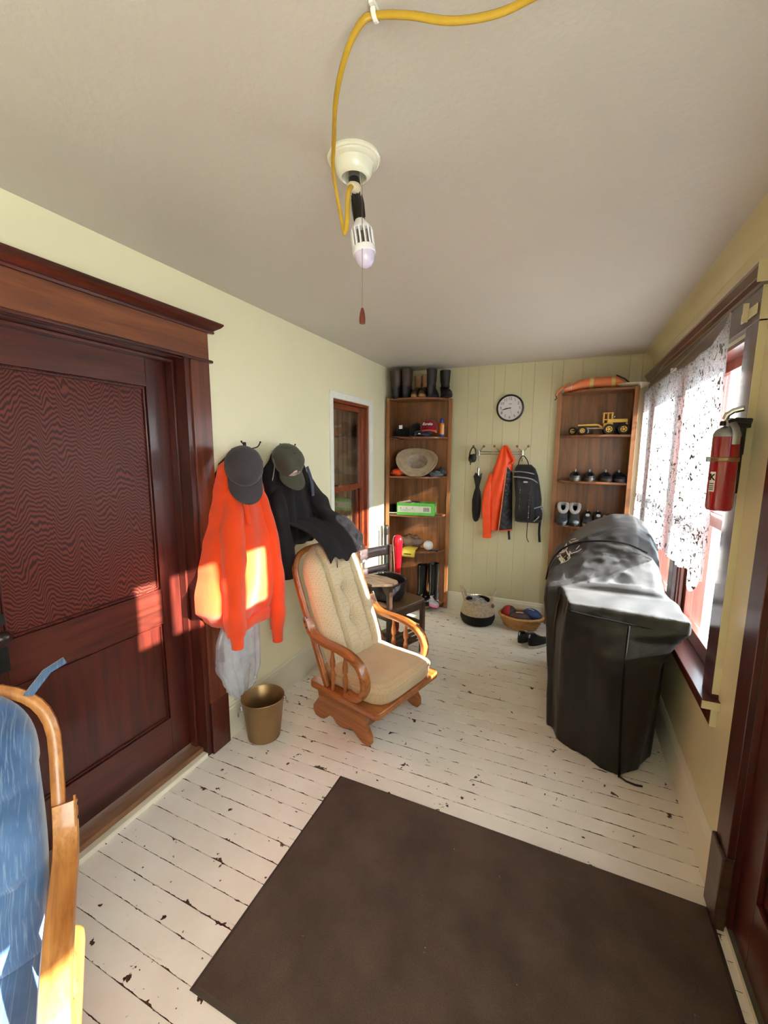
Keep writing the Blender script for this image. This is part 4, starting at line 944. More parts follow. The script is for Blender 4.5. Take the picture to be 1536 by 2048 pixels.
G().lathe([(.019, .05), (.020, .06), (.020, .19), (.018, .2)], 20).obj('grip', plain('dark_red_grip', (120, 16, 24), .6), t, smooth=60)
t = thing('black_tube', 'tall black tube standing in the corner beside the left shelf', 'tube', (.048, 3.80, 0))
G().lathe([(.024, 0), (.024, .87), (.020, .875), (.020, .895), (.001, .896)], 14).obj('tube_body', M['black'], t, smooth=40)
G().lathe([(.0255, .80), (.0265, .805), (.0265, .86), (.0255, .865)], 14).obj('tube_cap', M['iron'], t, smooth=40)
for i_, (y, h) in enumerate(((3.72, .90), (3.665, .86))):
    o = G().lathe([(.006, 0), (.006, h), (.001, h+.004)], 8, (0, 0, 0)).obj('rod', plain('dark_rod', (70, 72, 62), .5), None, smooth=40, loc=(.03, y, 0))
    tag(o, ['slim dark rod next to the tall black tube', 'slim dark rod nearest the white window trim'][i_], 'rod')
# ================================================================== CORNER SHELVES
ZT = [.065, .635, 1.0, 1.388, 1.775, 2.145]
def corner_shelf(label, x0, sg):
    """x0: outer side against the wall; sg: +1 opens to +x"""
    t = thing('corner_shelf', label, 'shelf', (x0, 4.136, 0))
    def bx(a, b, y0, y1, z0, z1): return B(min(sg*a, sg*b), max(sg*a, sg*b), y0, y1, z0, z1)
    bx(0, .018, -.274, 0, 0, 2.1445).obj('side_panel', M['shelf'], t)
    bx(.018, .585, -.018, 0, 0, 2.1445).obj('back_panel', M['shelf'], t)
    bx(0, .034, -.290, -.2745, 0, 2.1445).obj('stile', M['shelf_s'], t, bevel=.002)
    bx(.558, .594, -.034, -.0185, 0, 2.1445).obj('stile', M['shelf_s'], t, bevel=.002)
    poly = [(.0185, -.0185), (.557, -.0185), (.555, -.05), (.54, -.105), (.50, -.165), (.44, -.215), (.36, -.25), (.26, -.268), (.035, -.272), (.0185, -.272)]
    sh = None
    for z in ZT:
        if sh is None: sh = G().prism([(sg*a, b) for a, b in poly], -.02, 0, 'xy').obj('shelf_board', M['shelf_x'], t, bevel=.004); sh.location = (0, 0, z)
        else: share(sh, t, (0, 0, z))
    return t
corner_shelf('tall oak corner shelf holding boots and caps beside the inner window', .0205, 1)
corner_shelf('tall oak corner shelf holding shoes and a toy grader beside the curtain', 2.163, -1)

# ================================================================== BOOTS AND SHOES
def ell(z, cx, rx, ry, n=24, p=2.3, cy=0, toe=0):
    out = []
    for j in range(n):
        a = 2*PI*j/n; c, s = math.cos(a), math.sin(a); k = (abs(c)**p+abs(s)**p)**(-1/p)
        out.append(Vector((cx+c*k*rx, cy+s*k*ry*(1+toe*c), z)))
    return out
def boot(label, loc, rz, h, mats, L=.27, W=.048, tilt=None, group=None, cat='boot', shaft=.055):
    """mats: shaft, foot, sole"""
    t = thing('boot', label, cat, loc, rz, group)
    if tilt: t.rotation_euler = (tilt[0], tilt[1], rz)
    hx = L/2
    G().loft([ell(0, 0, hx, W*.95, toe=.10), ell(.012, 0, hx*1.01, W, toe=.1), ell(.024, 0, hx, W*.98, toe=.1)]).obj('sole', mats[2], t, smooth=50)
    G().loft([ell(.024, 0, hx*.97, W*.95, toe=.1), ell(.045, -.004, hx*.95, W*.97, toe=.08), ell(.065, -.02, hx*.82, W*.92), ell(.085, -.05, hx*.60, W*.86), ell(.105, -.068, hx*.47, W*.85)]).obj('foot', mats[1], t, smooth=60)
    cx = -hx+shaft*1.15+.006
    rr = [ell(.095, cx+.008, shaft*1.02, W*.88), ell(.13, cx+.002, shaft*.95, W*.9), ell(h*.6, cx, shaft*1.02, W*1.0), ell(h*.9, cx, shaft*1.1, W*1.1), ell(h, cx, shaft*1.12, W*1.1), ell(h, cx, shaft*1.0, W*.98), ell(h*.55, cx, shaft*.85, W*.85)]
    for i, r in enumerate(rr):
        for v in r: v += Vector((.003*nz(v.y*40, v.z*30), .003*nz(v.x*40, v.z*30, 3), 0))
    G().loft(rr, cap0=False).obj('shaft', mats[0], t, smooth=60)
    return t
leather = lambda n, c: plain(n, c, .5, var=.25, nscale=18, bump=.15, bscale=60)
brn, brn2, dks = leather('dark_brown_leather', (58, 40, 36)), leather('black_rubber_foot', (26, 24, 26)), plain('black_sole', (18, 17, 17), .8)
tan, tanf, tans = leather('tan_leather', (146, 112, 82)), leather('dark_boot_band', (60, 46, 36)), plain('tan_crepe_sole', (150, 112, 66), .7)
bk = leather('black_leather', (30, 28, 29))
zt = ZT[5]+.001
boot('leaning brown leather boot at the left end of the shelf top', (.105, 3.98, zt+.006), PI/2, .262, (brn, brn2, dks), W=.05, tilt=(0, -.13), shaft=.066)
boot('upright brown leather boot second from the left on the shelf top', (.205, 3.98, zt), PI/2, .268, (brn, brn2, dks), W=.048, shaft=.064)
boot('left boot of the tan pair on the shelf top', (.292, 3.968, zt), -PI/2, .215, (tan, tanf, tans), .24, .036, shaft=.045)
boot('right boot of the tan pair on the shelf top', (.370, 3.968, zt), -PI/2, .225, (tan, tanf, tans), .24, .038, shaft=.045)
boot('left boot of the black pair on the shelf top', (.452, 3.985, zt), PI/2, .255, (bk, bk, dks), .25, .042, shaft=.058)
boot('right black boot with its toe pointing right on the shelf top', (.575, 4.015, zt), math.radians(-55), .255, (bk, bk, dks), .21, .044, shaft=.05)
rub = plain('black_rubber', (22, 24, 26), .2, var=.2, nscale=10, coat=.4)
boot('left black rubber boot on the bottom of the left shelf', (.345, 3.98, ZT[0]+.001), -2.0, .40, (rub, rub, dks), .25, .044, shaft=.056)
boot('right black rubber boot on the bottom of the left shelf', (.462, 4.005, ZT[0]+.001), -2.0, .42, (rub, rub, dks), .24, .044, shaft=.056)

def shoe(label, loc, rz, mats, L=.27, W=.045, h=.085, tongue=False, collar=None, hh=None, tilt=None, mule=False):
    """mats: upper, sole, lining, accent"""
    t = thing('shoe', label, 'shoe', loc, rz); hx = L/2
    if tilt: t.rotation_euler = (tilt[0], tilt[1], rz)
    G().loft([ell(0, 0, hx*.97, W*.92, toe=.12), ell(.012, 0, hx*1.01, W*1.02, toe=.12), ell(.028, 0, hx*1.0, W, toe=.12)]).obj('sole', mats[1], t, smooth=50)
    hh = hh or h
    def up(v, k):   # raise toward heel
        q = max(0, min(1, (-v.x/hx+.55)/1.1)); q = (1-q)*1.05-.22 if mule else q
        return v+Vector((0, 0, k*q))
    R = [ell(.028, 0, hx*.985, W*.97, toe=.12), ell(.042, -.004, hx*.965, W*.96, toe=.1)]
    R.append([up(v, .012) for v in ell(.05, -.02, hx*.86, W*.88)])
    R.append([up(v, (hh-.055)*.6) for v in ell(.055, -.045, hx*.66, W*.76)])
    R.append([up(v, hh-.055) for v in ell(.057, -.058, hx*.55, W*.66)])
    R.append([up(v, hh-.062) for v in ell(.055, -.058, hx*.48, W*.5)])
    G().loft(R, cap0=False, cap1=False).obj('upper', mats[0], t, smooth=60)
    G().loft([[up(v, hh-.062) for v in ell(.0545, -.058, hx*.485, W*.51)], ell(.036, -.055, hx*.44, W*.44)], cap0=False).obj('lining', mats[2], t, smooth=60)
    if tongue:
        G().tube([(.02, 0, .05), (-.005, 0, .075), (-.02, 0, .10)], [.018, .02, .014], 8, flat=(.25, 1), upv=(1, 0, .5)).obj('tongue', mats[3], t, smooth=60)
        la = G()
        for q in range(4): la.tube([(.045-q*.017, -.02, .052+q*.005), (.045-q*.017, 0, .06+q*.006), (.045-q*.017, .02, .052+q*.005)], .0018, 5)
        la.obj('laces', mats[3], t)
    if collar:
        G().tube([up(v, hh-.045) for v in ell(.062, -.058, hx*.56, W*.74, 28)], collar, 8, closed=True).obj('fleece_collar', mats[3], t, smooth=180)
    elif mule: G().tube([(.006, 0, .074), (.002, 0, .094), (.014, 0, .097), (.022, 0, .076)], .005, 6, flat=(.4, 1.2)).obj('pull_tab', mats[3], t, smooth=180)
    else: G().tube([(-hx*.93, 0, hh*.7), (-hx*1.0, 0, hh*.98), (-hx*.95, 0, hh*1.12), (-hx*.9, 0, hh)], .004, 6, flat=(.4, 1.2)).obj('heel_loop', mats[3], t, smooth=180)
    return t
sg_, sd, sl_ = fabric('grey_mesh', (64, 62, 66), 500, sheen=0), plain('grey_rubber_sole', (84, 82, 79), .85), plain('black_lining', (14, 14, 15), .95)
sn = fabric('navy_mesh', (40, 42, 56), 500, sheen=0); wt = plain('off_white_rubber', (190, 186, 176), .6); lt = plain('pale_trim', (188, 184, 178), .7)
bks = fabric('black_knit', (26, 25, 27), 500); fl_ = fabric('grey_fleece', (186, 180, 178), 90, .95, .2, 40, .8, .4, .004)
sh2, sh3 = ZT[3]+.001, ZT[2]+.001
# open toes face the room: heel at the back
def F(x): return (x)
for x, la, m_ in ((1.752, 'left grey clog of the open-heeled pair on the right shelf', sg_), (1.862, 'right grey clog of the open-heeled pair on the right shelf', sg_), (1.985, 'left navy walking shoe on the right shelf', sn), (2.085, 'right navy walking shoe nearest the curtain', sn)):
    shoe(la, (x, 4.0, sh2), PI/2 + (.12 if 'navy' in la else 0), (m_, sd, sl_, lt), .25, .047, .095, hh=.115, mule=True)
for x, la in ((1.672, 'left fleece-lined grey boot on the right shelf'), (1.768, 'right fleece-lined grey boot on the right shelf')):
    shoe(la, (x, 3.99, sh3), -PI/2, (plain('dark_blue_grey_suede', (60, 64, 70), .8, var=.2), dks, sl_, fl_), .24, .047, .13, collar=.016, hh=.15)
for x, la in ((1.872, 'left black sneaker with pale toe on the right shelf'), (1.955, 'right black sneaker with pale toe on the right shelf')):
    shoe(la, (x, 3.985, sh3), -PI/2, (bks, wt, sl_, lt), .25, .040, .09, tongue=True, hh=.11)
shoe('dark sneaker leaning on its side near the curtain on the right shelf', (2.07, 4.0, sh3+.03), -1.9, (bks, plain('grey_tread', (128, 122, 112), .8), sl_, lt), .25, .042, .09, tongue=True, tilt=(1.0, 0))
shoe('left black sneaker on the floor in front of the wicker basket', (1.455, 3.64, .0005), 1.15, (bks, wt, sl_, lt), .27, .046, .10, tongue=True, hh=.11)
shoe('right black sneaker on the floor beside the grill cover', (1.56, 3.61, .0005), .95, (bks, wt, sl_, lt), .27, .046, .10, tongue=True, hh=.11)
pk = plain('pink_white_mesh', (214, 120, 170), .7, var=.3, nscale=30)
shoe('pink and white shoe at the front of the left shelf bottom', (.50, 3.955, ZT[0]+.001), -.5, (plain('silver_mesh', (170, 176, 184), .5, var=.2), pk, sl_, lt), .17, .034, .07, tongue=True)

# ================================================================== LEFT SHELF CONTENTS
z1 = ZT[4]+.001
bkc = fabric('black_cotton', (20, 19, 22), 500); nvc = fabric('navy_cotton', (30, 30, 62), 500); mrc = fabric('maroon_cotton', (122, 18, 36), 500)
t, m3 = cap('baseball_cap', 'black cap with a white tag at the left of the cap shelf', (.15, 4.0, z1), (-.5, -.86, 0), (0, 0, 1), bkc, R=.092, Hc=.10)
B(-.012, .024, -.106, -.104, .075, .11).obj('price_tag', M['white'], t)
cap('baseball_cap', 'tall black cap between the tagged cap and the maroon cap', (.285, 4.015, z1), (-.3, -.95, 0), (0, 0, 1), bkc, R=.078, Hc=.135)
t, m3 = cap('baseball_cap', 'navy cap with its brim hanging over the shelf edge', (.372, 3.945, z1+.024), (.10, -1, -.05), (0, -.12, 1), nvc, R=.085, Hc=.035, bl=.062)
B(-.002, .02, -.142, -.140, -.012, .004).obj('price_tag', M['white'], t)
t, m3 = cap('baseball_cap', 'maroon cap with white script lettering and orange brim trim', (.425, 3.965, z1+.058), (.25, -.96, 0), (0, 0, 1), mrc, fabric('orange_cotton', (214, 84, 40), 500), R=.087, Hc=.105, bl=.02)
text_mesh('script_lettering', 'Eureka', .034, M['white'], t, (.014, -.0985, .056), (PI/2-.12, 0, .24), .0008, .35, .0006)
t = thing('sunscreen_can', 'orange and white spray can with blue cap on the cap shelf', 'spray can', (.545, 3.992, z1))
G().lathe([(.021, 0), (.0235, .003), (.0235, .022)], 20, cap1=False).obj('base_band', plain('blue_print', (44, 62, 150), .3), t, smooth=40)
G().lathe([(.0235, .022), (.0235, .118), (.019, .126)], 20).obj('can', plain('orange_can', (222, 128, 48), .3, var=.04), t, smooth=40)
G().lathe([(.0165, .126), (.018, .132), (.018, .155), (.014, .170), (.006, .178), (.001, .179)], 20).obj('cap', plain('blue_cap', (44, 52, 140), .35), t, smooth=40)
B(.0150, .0225, -.018, -.0145, .02, .11).obj('white_stripe', M['white'], t)
# hat leaning with its opening to the room
z2 = ZT[3]+.001
fel = plain('taupe_felt', (176, 158, 132), .95, var=.12, bump=.4, bscale=120); fel2 = plain('grey_brown_lining', (168, 152, 140), .95, var=.15)
t = thing('felt_hat', 'pale felt brimmed hat lying on its crown tilted to the room', 'hat', (.30, 3.985, z2+.142))
rot = (Matrix.Rotation(math.radians(52), 3, 'X') @ Matrix.Rotation(.15, 3, 'Y'))
def hring(r, z, wv=0): return [rot @ Vector((r*1.12*math.cos(a), r*.94*math.sin(a), z+wv*math.cos(2*a))) for a in [2*PI*j/48 for j in range(48)]]
G().loft([hring(.095, .006), hring(.13, .004, .008), hring(.172, .010, .022), hring(.186, .016, .028), hring(.188, .010, .028), hring(.172, .003, .022), hring(.1, -.004), hring(.088, -.05), hring(.072, -.085), hring(.05, -.09), hring(.002, -.08)], cap0=False).obj('brim', fel, t, smooth=60)
G().loft([hring(.096, .0065), hring(.090, -.004), hring(.080, -.045), hring(.064, -.075), hring(.002, -.07)], cap0=False).obj('lining', fel2, t, smooth=60)
G().tube(hring(.160, .022, .018), .003, 6, closed=True).obj('brim_edge', fel, t, smooth=180)
def crumple(name, label, cat, loc, size, mat, seed, amp=.35, n=22, m=14):
    rings = []
    for i in range(m+1):
        th = PI*i/m; ring = []
        for j in range(n):
            a = 2*PI*j/n; d = Vector((math.sin(th)*math.cos(a), math.sin(th)*math.sin(a), -math.cos(th)))
            f = 1+amp*nz(d.x*2.2+seed, d.y*2.2, d.z*2.2)+amp*.5*nz(d.x*6, d.y*6+seed, d.z*6); p = Vector((d.x*size[0]*f, d.y*size[1]*f, size[2]+d.z*size[2]*f)); p.z = max(p.z, .0)
            ring.append(p)
        rings.append(ring)
    o = G().loft(rings).obj(name, mat, None, smooth=70, loc=loc)
    return tag(o, label, cat)
crumple('knit_hat', 'crumpled orange knit hat at the left of the hat shelf', 'knit hat', (.115, 3.93, z2), (.075, .05, .032), fabric('orange_knit', (236, 82, 30), 200), 2.0)
crumple('glove', 'grey knit glove hanging over the shelf edge by the hat', 'glove', (.50, 3.95, z2), (.06, .055, .026), fabric('grey_blue_knit', (88, 94, 106), 200), 5.0, .5)
crumple('glove', 'dark grey glove at the right end of the hat shelf', 'glove', (.535, 4.055, z2), (.04, .05, .042), fabric('dark_grey_knit', (62, 64, 72), 200), 9.0, .4)
# green box of odds and ends
z3 = ZT[2]+.001; grn = plain('green_card', (96, 190, 76), .5, var=.05)
t = thing('green_box', 'open green cardboard box full of odds and ends', 'box', (.315, 3.955, z3), math.radians(9))
for q in ((-.19, .19, -.068, -.065, .0, .122), (-.19, .19, .065, .068, 0, .122), (-.19, -.187, -.065, .065, 0, .122), (.187, .19, -.065, .065, 0, .122)): B(*q).obj('side', grn, t)
B(-.187, .187, -.065, .065, .0, .003).obj('bottom', grn, t)
lp_ = B(-.18, .155, -.0692, -.0682, .028, .092).obj('printed_label', plain('pale_label', (206, 212, 200), .6, var=.04), t)
for x_ in (-.15, -.09, -.03): G().lathe([(.006, 0), (.006, .001)], 10, (x_, -.0693, .07), mat=Matrix.Rotation(PI/2, 3, 'X')).obj('label_icon', plain('green_grey_print', (120, 140, 120), .7), lp_)
for q in range(7): B(.082+q*.008, .082+q*.008+(.003 if q % 2 else .005), -.0698, -.0693, .040, .078).obj('bar_code', M['black'], lp_)
for q in range(4): B(-.16+q*.002, -.05+.05*(q % 2), -.0697, -.0693, .040+q*.006, .042+q*.006).obj('label_text', plain('grey_print', (150, 156, 150), .7), lp_)
B(.1905, .1915, -.05, .05, .03, .09).obj('printed_label', plain('pale_end_label', (206, 212, 200), .6, var=.04), t)
cols = [(206, 190, 120), (222, 214, 190), (190, 40, 44), (40, 38, 44), (218, 218, 220), (196, 150, 70), (226, 206, 120), (70, 70, 80), (230, 228, 226), (160, 60, 44)]
rnd = random.Random(4)
Rz = Matrix.Rotation(math.radians(9), 3, 'Z')
for i in range(18):
    c = cols[i % len(cols)]; a = rnd.uniform(-.5, .5); L_ = rnd.uniform(.07, .13); r_ = rnd.uniform(.004, .011)
    p = Vector((rnd.uniform(-.12, .12), rnd.uniform(-.045, .045), rnd.uniform(.07, .13)))
    d_ = Vector((math.cos(a), math.sin(a)*.4, rnd.uniform(-.15, .3))).normalized()
    w0 = Rz @ p+Vector((.315, 3.955, z3))
    nm, lb = [('pencil', 'pencil'), ('marker_pen', 'marker pen'), ('glue_tube', 'tube')][i % 3]
    g = G(); dd = Rz @ d_; g.tube([-dd*L_/2, dd*L_*.42, dd*L_/2], [r_, r_, r_*.35], 8)
    o = g.obj(nm, plain('oddment_%d' % i, c, .4), None, smooth=40, loc=w0)
    hue = ['sand', 'cream', 'red', 'black', 'white', 'ochre', 'yellow', 'slate', 'ivory', 'rust'][i % 10]
    tag(o, hue+' '+lb+' lying in the open green box', lb, 'odds and ends in the green box')
t = thing('dark_tray', 'small dark tray with a stick left of the green box', 'tray', (.082, 3.95, z3))
B(-.04, .03, -.07, .08, 0, .006).obj('base', M['black'], t); B(-.04, -.035, -.07, .08, .006, .09).obj('side', M['black'], t); B(-.035, .03, .075, .08, .006, .085).obj('side', M['black'], t)
G().tube([(-.03, -.08, .014), (.045, -.062, .014)], .006, 8).obj('stick', M['white'], t)
# fourth shelf
z4 = ZT[1]+.001
k = NT('brown_polythene'); k.set(.25, color=lin((128, 104, 88))); k.b.inputs['Alpha'].default_value = .82; k.bump(k.noise(k.coords(), 30, 3), .5, .01); pb = k.m
crumple('plastic_bag', 'crumpled brown translucent bag on the fourth shelf', 'bag', (.235, 3.985, z4), (.125, .07, .07), pb, 3.3, .4, 30, 18)
t = thing('yellow_packet', 'yellow printed packet hanging over the shelf edge', 'packet', (.275, 3.862, z4))
yp = plain('yellow_print', (206, 184, 66), .35, var=.1)
rings = []
for y, z, s_ in ((.10, .022, .9), (.04, .024, 1.0), (-.002, .022, 1.02), (-.018, .0, 1.04), (-.024, -.04, 1.0), (-.022, -.055, .9)):
    th = .016 if s_ > .92 else .006
    n_ = Vector((0, -.3, 1)).normalized() if y > -.01 else Vector((0, -1, .15)).normalized()
    rings.append([Vector((.068*s_*math.copysign(abs(math.cos(a))**.5, math.cos(a)), y, z))+n_*(th*math.sin(a)) for a in [2*PI*j/20 for j in range(20)]])
G().loft(rings).obj('wrapper', yp, t, smooth=60)
B(-.04, .035, -.0415, -.040, -.026, -.016).obj('printed_line', M['black'], t); B(-.05, .05, -.0415, -.040, -.045, -.042).obj('printed_line', M['black'], t)
o = G().ball((0, 0, .05), .05, 24, 14).obj('white_ball', plain('white_ball_skin', (214, 214, 212), .4, var=.04), None, smooth=180, loc=(.435, 3.985, z4)); tag(o, 'plain white ball on the fourth shelf', 'ball')
t = thing('chain', 'tangled metal chain on a black strap at the shelf end', 'chain', (.49, 3.99, z4))
rnd = random.Random(9); lk = None
B(-.045, .055, -.03, .028, 0, .006).obj('strap', M['black'], t, bevel=.002)
for i in range(26):
    p = Vector((-.045+.1*i/26, .022*math.sin(i*.9), .011+.003*rnd.random()))
    if lk is None: lk = G().tube([(.008*math.cos(a), .005*math.sin(a), 0) for a in [2*PI*j/10 for j in range(10)]], .0018, 5, closed=True).obj('chain_link', M['steel'], t, smooth=180); q = lk
    else: q = share(lk, t)
    q.location = p; q.rotation_euler = (rnd.uniform(-1, 1), rnd.uniform(-.6, .6), rnd.uniform(0, 3))

# ================================================================== CLOCK
t = thing('wall_clock', 'round black-rimmed wall clock on the back wall', 'clock', (1.157, YB, 2.038))
ry = Matrix.Rotation(PI/2, 3, 'X')
G().lathe([(.1245, 0), (.1255, .02), (.122, .03), (.114, .033), (.110, .028), (.109, .018)], 48, mat=ry, cap0=False, cap1=False).obj('rim', M['black'], t, smooth=40)
fc = G().lathe([(.112, .0), (.112, .016)], 48, mat=ry).obj('face', plain('clock_face', (214, 208, 212), .6, var=.02), t, smooth=30)
for n_ in range(1, 13):
    a = PI/2-n_*PI/6; text_mesh('numeral', str(n_), .035, M['black'], fc, (.085*math.cos(a), -.0165, .085*math.sin(a)), (PI/2, 0, 0), .0004, 0, 0)
for q in (-.010, -.003, .004, .011): B(q-.0025, q+.0025, -.0168, -.0162, .036, .041).obj('maker_mark', M['iron'], fc)
def hand(name, ang, L_, w_, mat, dy):
    a = math.radians(90-ang); d_ = Vector((math.cos(a), 0, math.sin(a))); s_ = Vector((-d_.z, 0, d_.x))
    pts = [-d_*.012-s_*w_*.5, d_*L_*.6-s_*w_, d_*L_, d_*L_*.6+s_*w_, -d_*.012+s_*w_*.5]
    G().add([p+Vector((0, dy, 0)) for p in pts]+[p+Vector((0, dy-.001, 0)) for p in pts], [(0, 1, 2, 3, 4), (9, 8, 7, 6, 5)]+[(i, (i+1) % 5, (i+1) % 5+5, i+5) for i in range(5)]).obj(name, mat, t)
hand('minute_hand', 258, .088, .0045, M['black'], -.019); hand('hour_hand', 261, .058, .0055, M['black'], -.021); hand('second_hand', 163, .080, .0008, M['iron'], -.023)
G().lathe([(.005, .016), (.005, .0245)], 12, mat=ry).obj('hub', M['black'], t)
o = B(-.0, 0.001, 0, .001, 0, .001) if False else None

# ================================================================== COAT RACK AND WHAT HANGS ON IT
t = thing('coat_rack', 'wall coat rack of two steel rails with wooden ball pegs', 'coat rack', (0, YB, 0))
for z in (1.632, 1.609): G().tube([(.88, -.022, z), (1.30, -.022, z)], .0035, 8).obj('rail', M['steel'], t, smooth=180)
for x in (.885, 1.292):
    B(x-.008, x+.008, -.028, 0, 1.595, 1.648).obj('mount', M['chrome'], t, bevel=.003)
    G().tube(bez([(x, -.02, 1.60), (x, -.024, 1.56), (x+.002, -.05, 1.545), (x+.004, -.062, 1.56)], 5), .0035, 6).obj('hook', M['chrome'], t, smooth=180)
pegw = wood('peg_wood', (112, 66, 38), (150, 96, 60), 'y')
for x in (.885, 1.085, 1.292):
    for s in (-1, 1):
        G().tube([(x+s*.006, -.025, 1.635), (x+s*.035, -.045, 1.668), (x+s*.047, -.05, 1.678)], .003, 6).obj('peg_arm', M['chrome'], t, smooth=180)
        G().ball((x+s*.050, -.052, 1.683), .0115, 12, 8).obj('peg_ball', pegw, t, smooth=180)
# ear muffs
t = thing('ear_muffs', 'black ear muffs hanging at the left end of the coat rack', 'ear muffs', (.832, 4.085, 1.60))
G().tube(bez([(-.028, 0, -.03), (-.026, 0, .02), (-.006, 0, .066), (.016, .0, .07), (.03, 0, .03), (.03, 0, -.02)], 6), .009, 8, flat=(.6, 1.2)).obj('headband', M['black'], t, smooth=60)
for x, z, r in ((-.014, -.035, .036), (.014, -.03, .036)): G().ball((x, -.012 if x > 0 else .02, z), r, 16, 10, (.8, .62, 1.15)).obj('ear_cup', M['black'], t, smooth=180)
G().tube([(-.012, -.03, -.07), (-.010, -.03, -.095)], .005, 6).obj('toggle', M['black'], t, smooth=180); G().tube([(-.010, -.03, -.095), (-.006, -.028, -.125), (-.012, -.03, -.15)], .0012, 5).obj('cord', M['steel'], t)
# umbrella
t = thing('umbrella', 'folded black umbrella hanging under the coat rack', 'umbrella', (.890, 4.095, .945))
uf = fabric('black_umbrella_nylon', (17, 16, 18), 300, .6)
rings = []
for z, r in ((0, .004), (.012, .022), (.05, .034), (.12, .041), (.22, .040), (.30, .030), (.335, .018), (.36, .019), (.40, .028), (.44, .036), (.465, .040)):
    rings.append([Vector((r*(1+.10*math.sin(5*a+z*9))*math.cos(a)+(-.006 if z < .3 else .0), r*.8*(1+.1*math.sin(5*a+z*9))*math.sin(a), z+(.02*math.sin(3*a+1) if z > .45 else 0))) for a in [2*PI*j/30 for j in range(30)]])
G().loft(rings).obj('canopy', uf, t, smooth=70)
G().lathe([(.012, .46), (.010, .49), (.013, .515), (.011, .53), (.008, .54)], 14, (.004, 0, 0)).obj('handle', M['chrome'], t, smooth=50)
G().tube([(.004, 0, .54), (.003, 0, .62), (.002, 0, .66)], .0022, 5).obj('wrist_strap', M['steel'], t)
G().lathe([(.003, -.012), (.004, 0)], 8, (-.006, 0, 0)).obj('tip', M['chrome'], t)
# hi-vis jacket
oj = plain('hi_vis_orange_vinyl', (244, 76, 24), .45, var=.06, nscale=12)
t = thing('rain_jacket', 'orange rain jacket with black quilted lining on the coat rack', 'jacket', (0, YB-.008, 0))
def drape_b(rows, n=60, folds=5, amp=.015, seed=0):
    tab = [(-r[0], tuple(r[1:])) for r in rows]; z0, z1_ = rows[0][0], rows[-1][0]; rings = []
    for i in range(41):
        z = z0+(z1_-z0)*i/40; xl, xr, yb, yf = lerp(tab, -z); ring = []
        for j in range(n):
            a = 2*PI*j/n; c, s = math.cos(a), math.sin(a); x = (xl+xr)/2+(xr-xl)/2*math.copysign(abs(c)**.75, c)
            if s >= 0:
                d = abs(s)**.6; y = yb-(yb-yf)*d-amp*(.3+.7*i/40)*d*math.sin(folds*PI*(x-xl)/(xr-xl+.01)+seed+1.5*nz(x*5, z*2))
            else: y = yb
            ring.append(Vector((x, min(y, 0), z)))
        rings.append(ring)
    return G().loft(rings)
drape_b([(1.692, 1.118, 1.152, -.03, -.065), (1.66, 1.095, 1.172, -.012, -.085), (1.60, 1.075, 1.20, -.01, -.095), (1.55, 1.06, 1.215, -.01, -.10), (1.45, 1.03, 1.205, -.01, -.105), (1.30, 1.00, 1.175, -.01, -.105), (1.15, .982, 1.145, -.01, -.10), (1.0, .978, 1.12, -.01, -.095), (.88, .975, 1.115, -.01, -.09)], 60, 4, .014, 1).obj('body', oj, t, smooth=75)
G().tube(bez([(1.165, -.08, 1.67), (1.20, -.10, 1.61), (1.228, -.095, 1.555), (1.205, -.105, 1.52)], 5), .012, 6, flat=(.5, 1.2)).obj('collar', oj, t, smooth=180)
sleeve_pts = [(1.03, -.06, 1.42), (.995, -.075, 1.25), (.99, -.08, 1.08), (1.0, -.07, .92), (1.005, -.06, .80)]
g = G(); pts = bez(sleeve_pts, 7); g.tube(pts, [lerp([(0, .03), (.4, .042), (.8, .04), (1, .042)], i/(len(pts)-1)) for i in range(len(pts))], 16, flat=(1.0, .7)); g.V = [Vector((v.x+.004*nz(v.z*20, v.y*20), min(v.y, -.004), v.z)) for v in g.V]; g.obj('sleeve', oj, t, smooth=80)
def quilt():
    k = NT('black_quilted_lining'); v = k.coords((1, 1, 1)); mp = k.n('Mapping'); mp.inputs['Rotation'].default_value = (0, .78, 0); k.l(v, mp.inputs['Vector'])
    ck = k.n('TexVoronoi'); ck.inputs['Randomness'].default_value = 0; ck.inputs['Scale'].default_value = 24; k.l(mp.outputs[0], ck.inputs['Vector'])
    k.set(.5, color=lin((36, 36, 44))); iv = k.n('Math', operation='MULTIPLY'); iv.inputs[1].default_value = -1; k.l(ck.outputs['Distance'], iv.inputs[0]); k.bump(iv.outputs[0], .9, .02); return k.m
def ln(u, v):
    a = Vector((1.165-.05*v, -.10, 1.50-.62*v)); b = Vector((1.21+.025*v, -.055, 1.44-.545*v)); p = a.lerp(b, u); return p+Vector((0, -.012*math.sin(u*PI), 0))
G().sheet(12, 24, ln).obj('lining', quilt(), t, smooth=80, solid=.006)
G().tube([ln(u/10, 1) for u in range(11)], .006, 6).obj('hem', oj, t, smooth=180); G().tube([ln(0, u/12)+Vector((0, -.004, 0)) for u in range(13)], .005, 6).obj('front_edge', plain('pale_orange_edge', (240, 140, 100), .5), t, smooth=180)
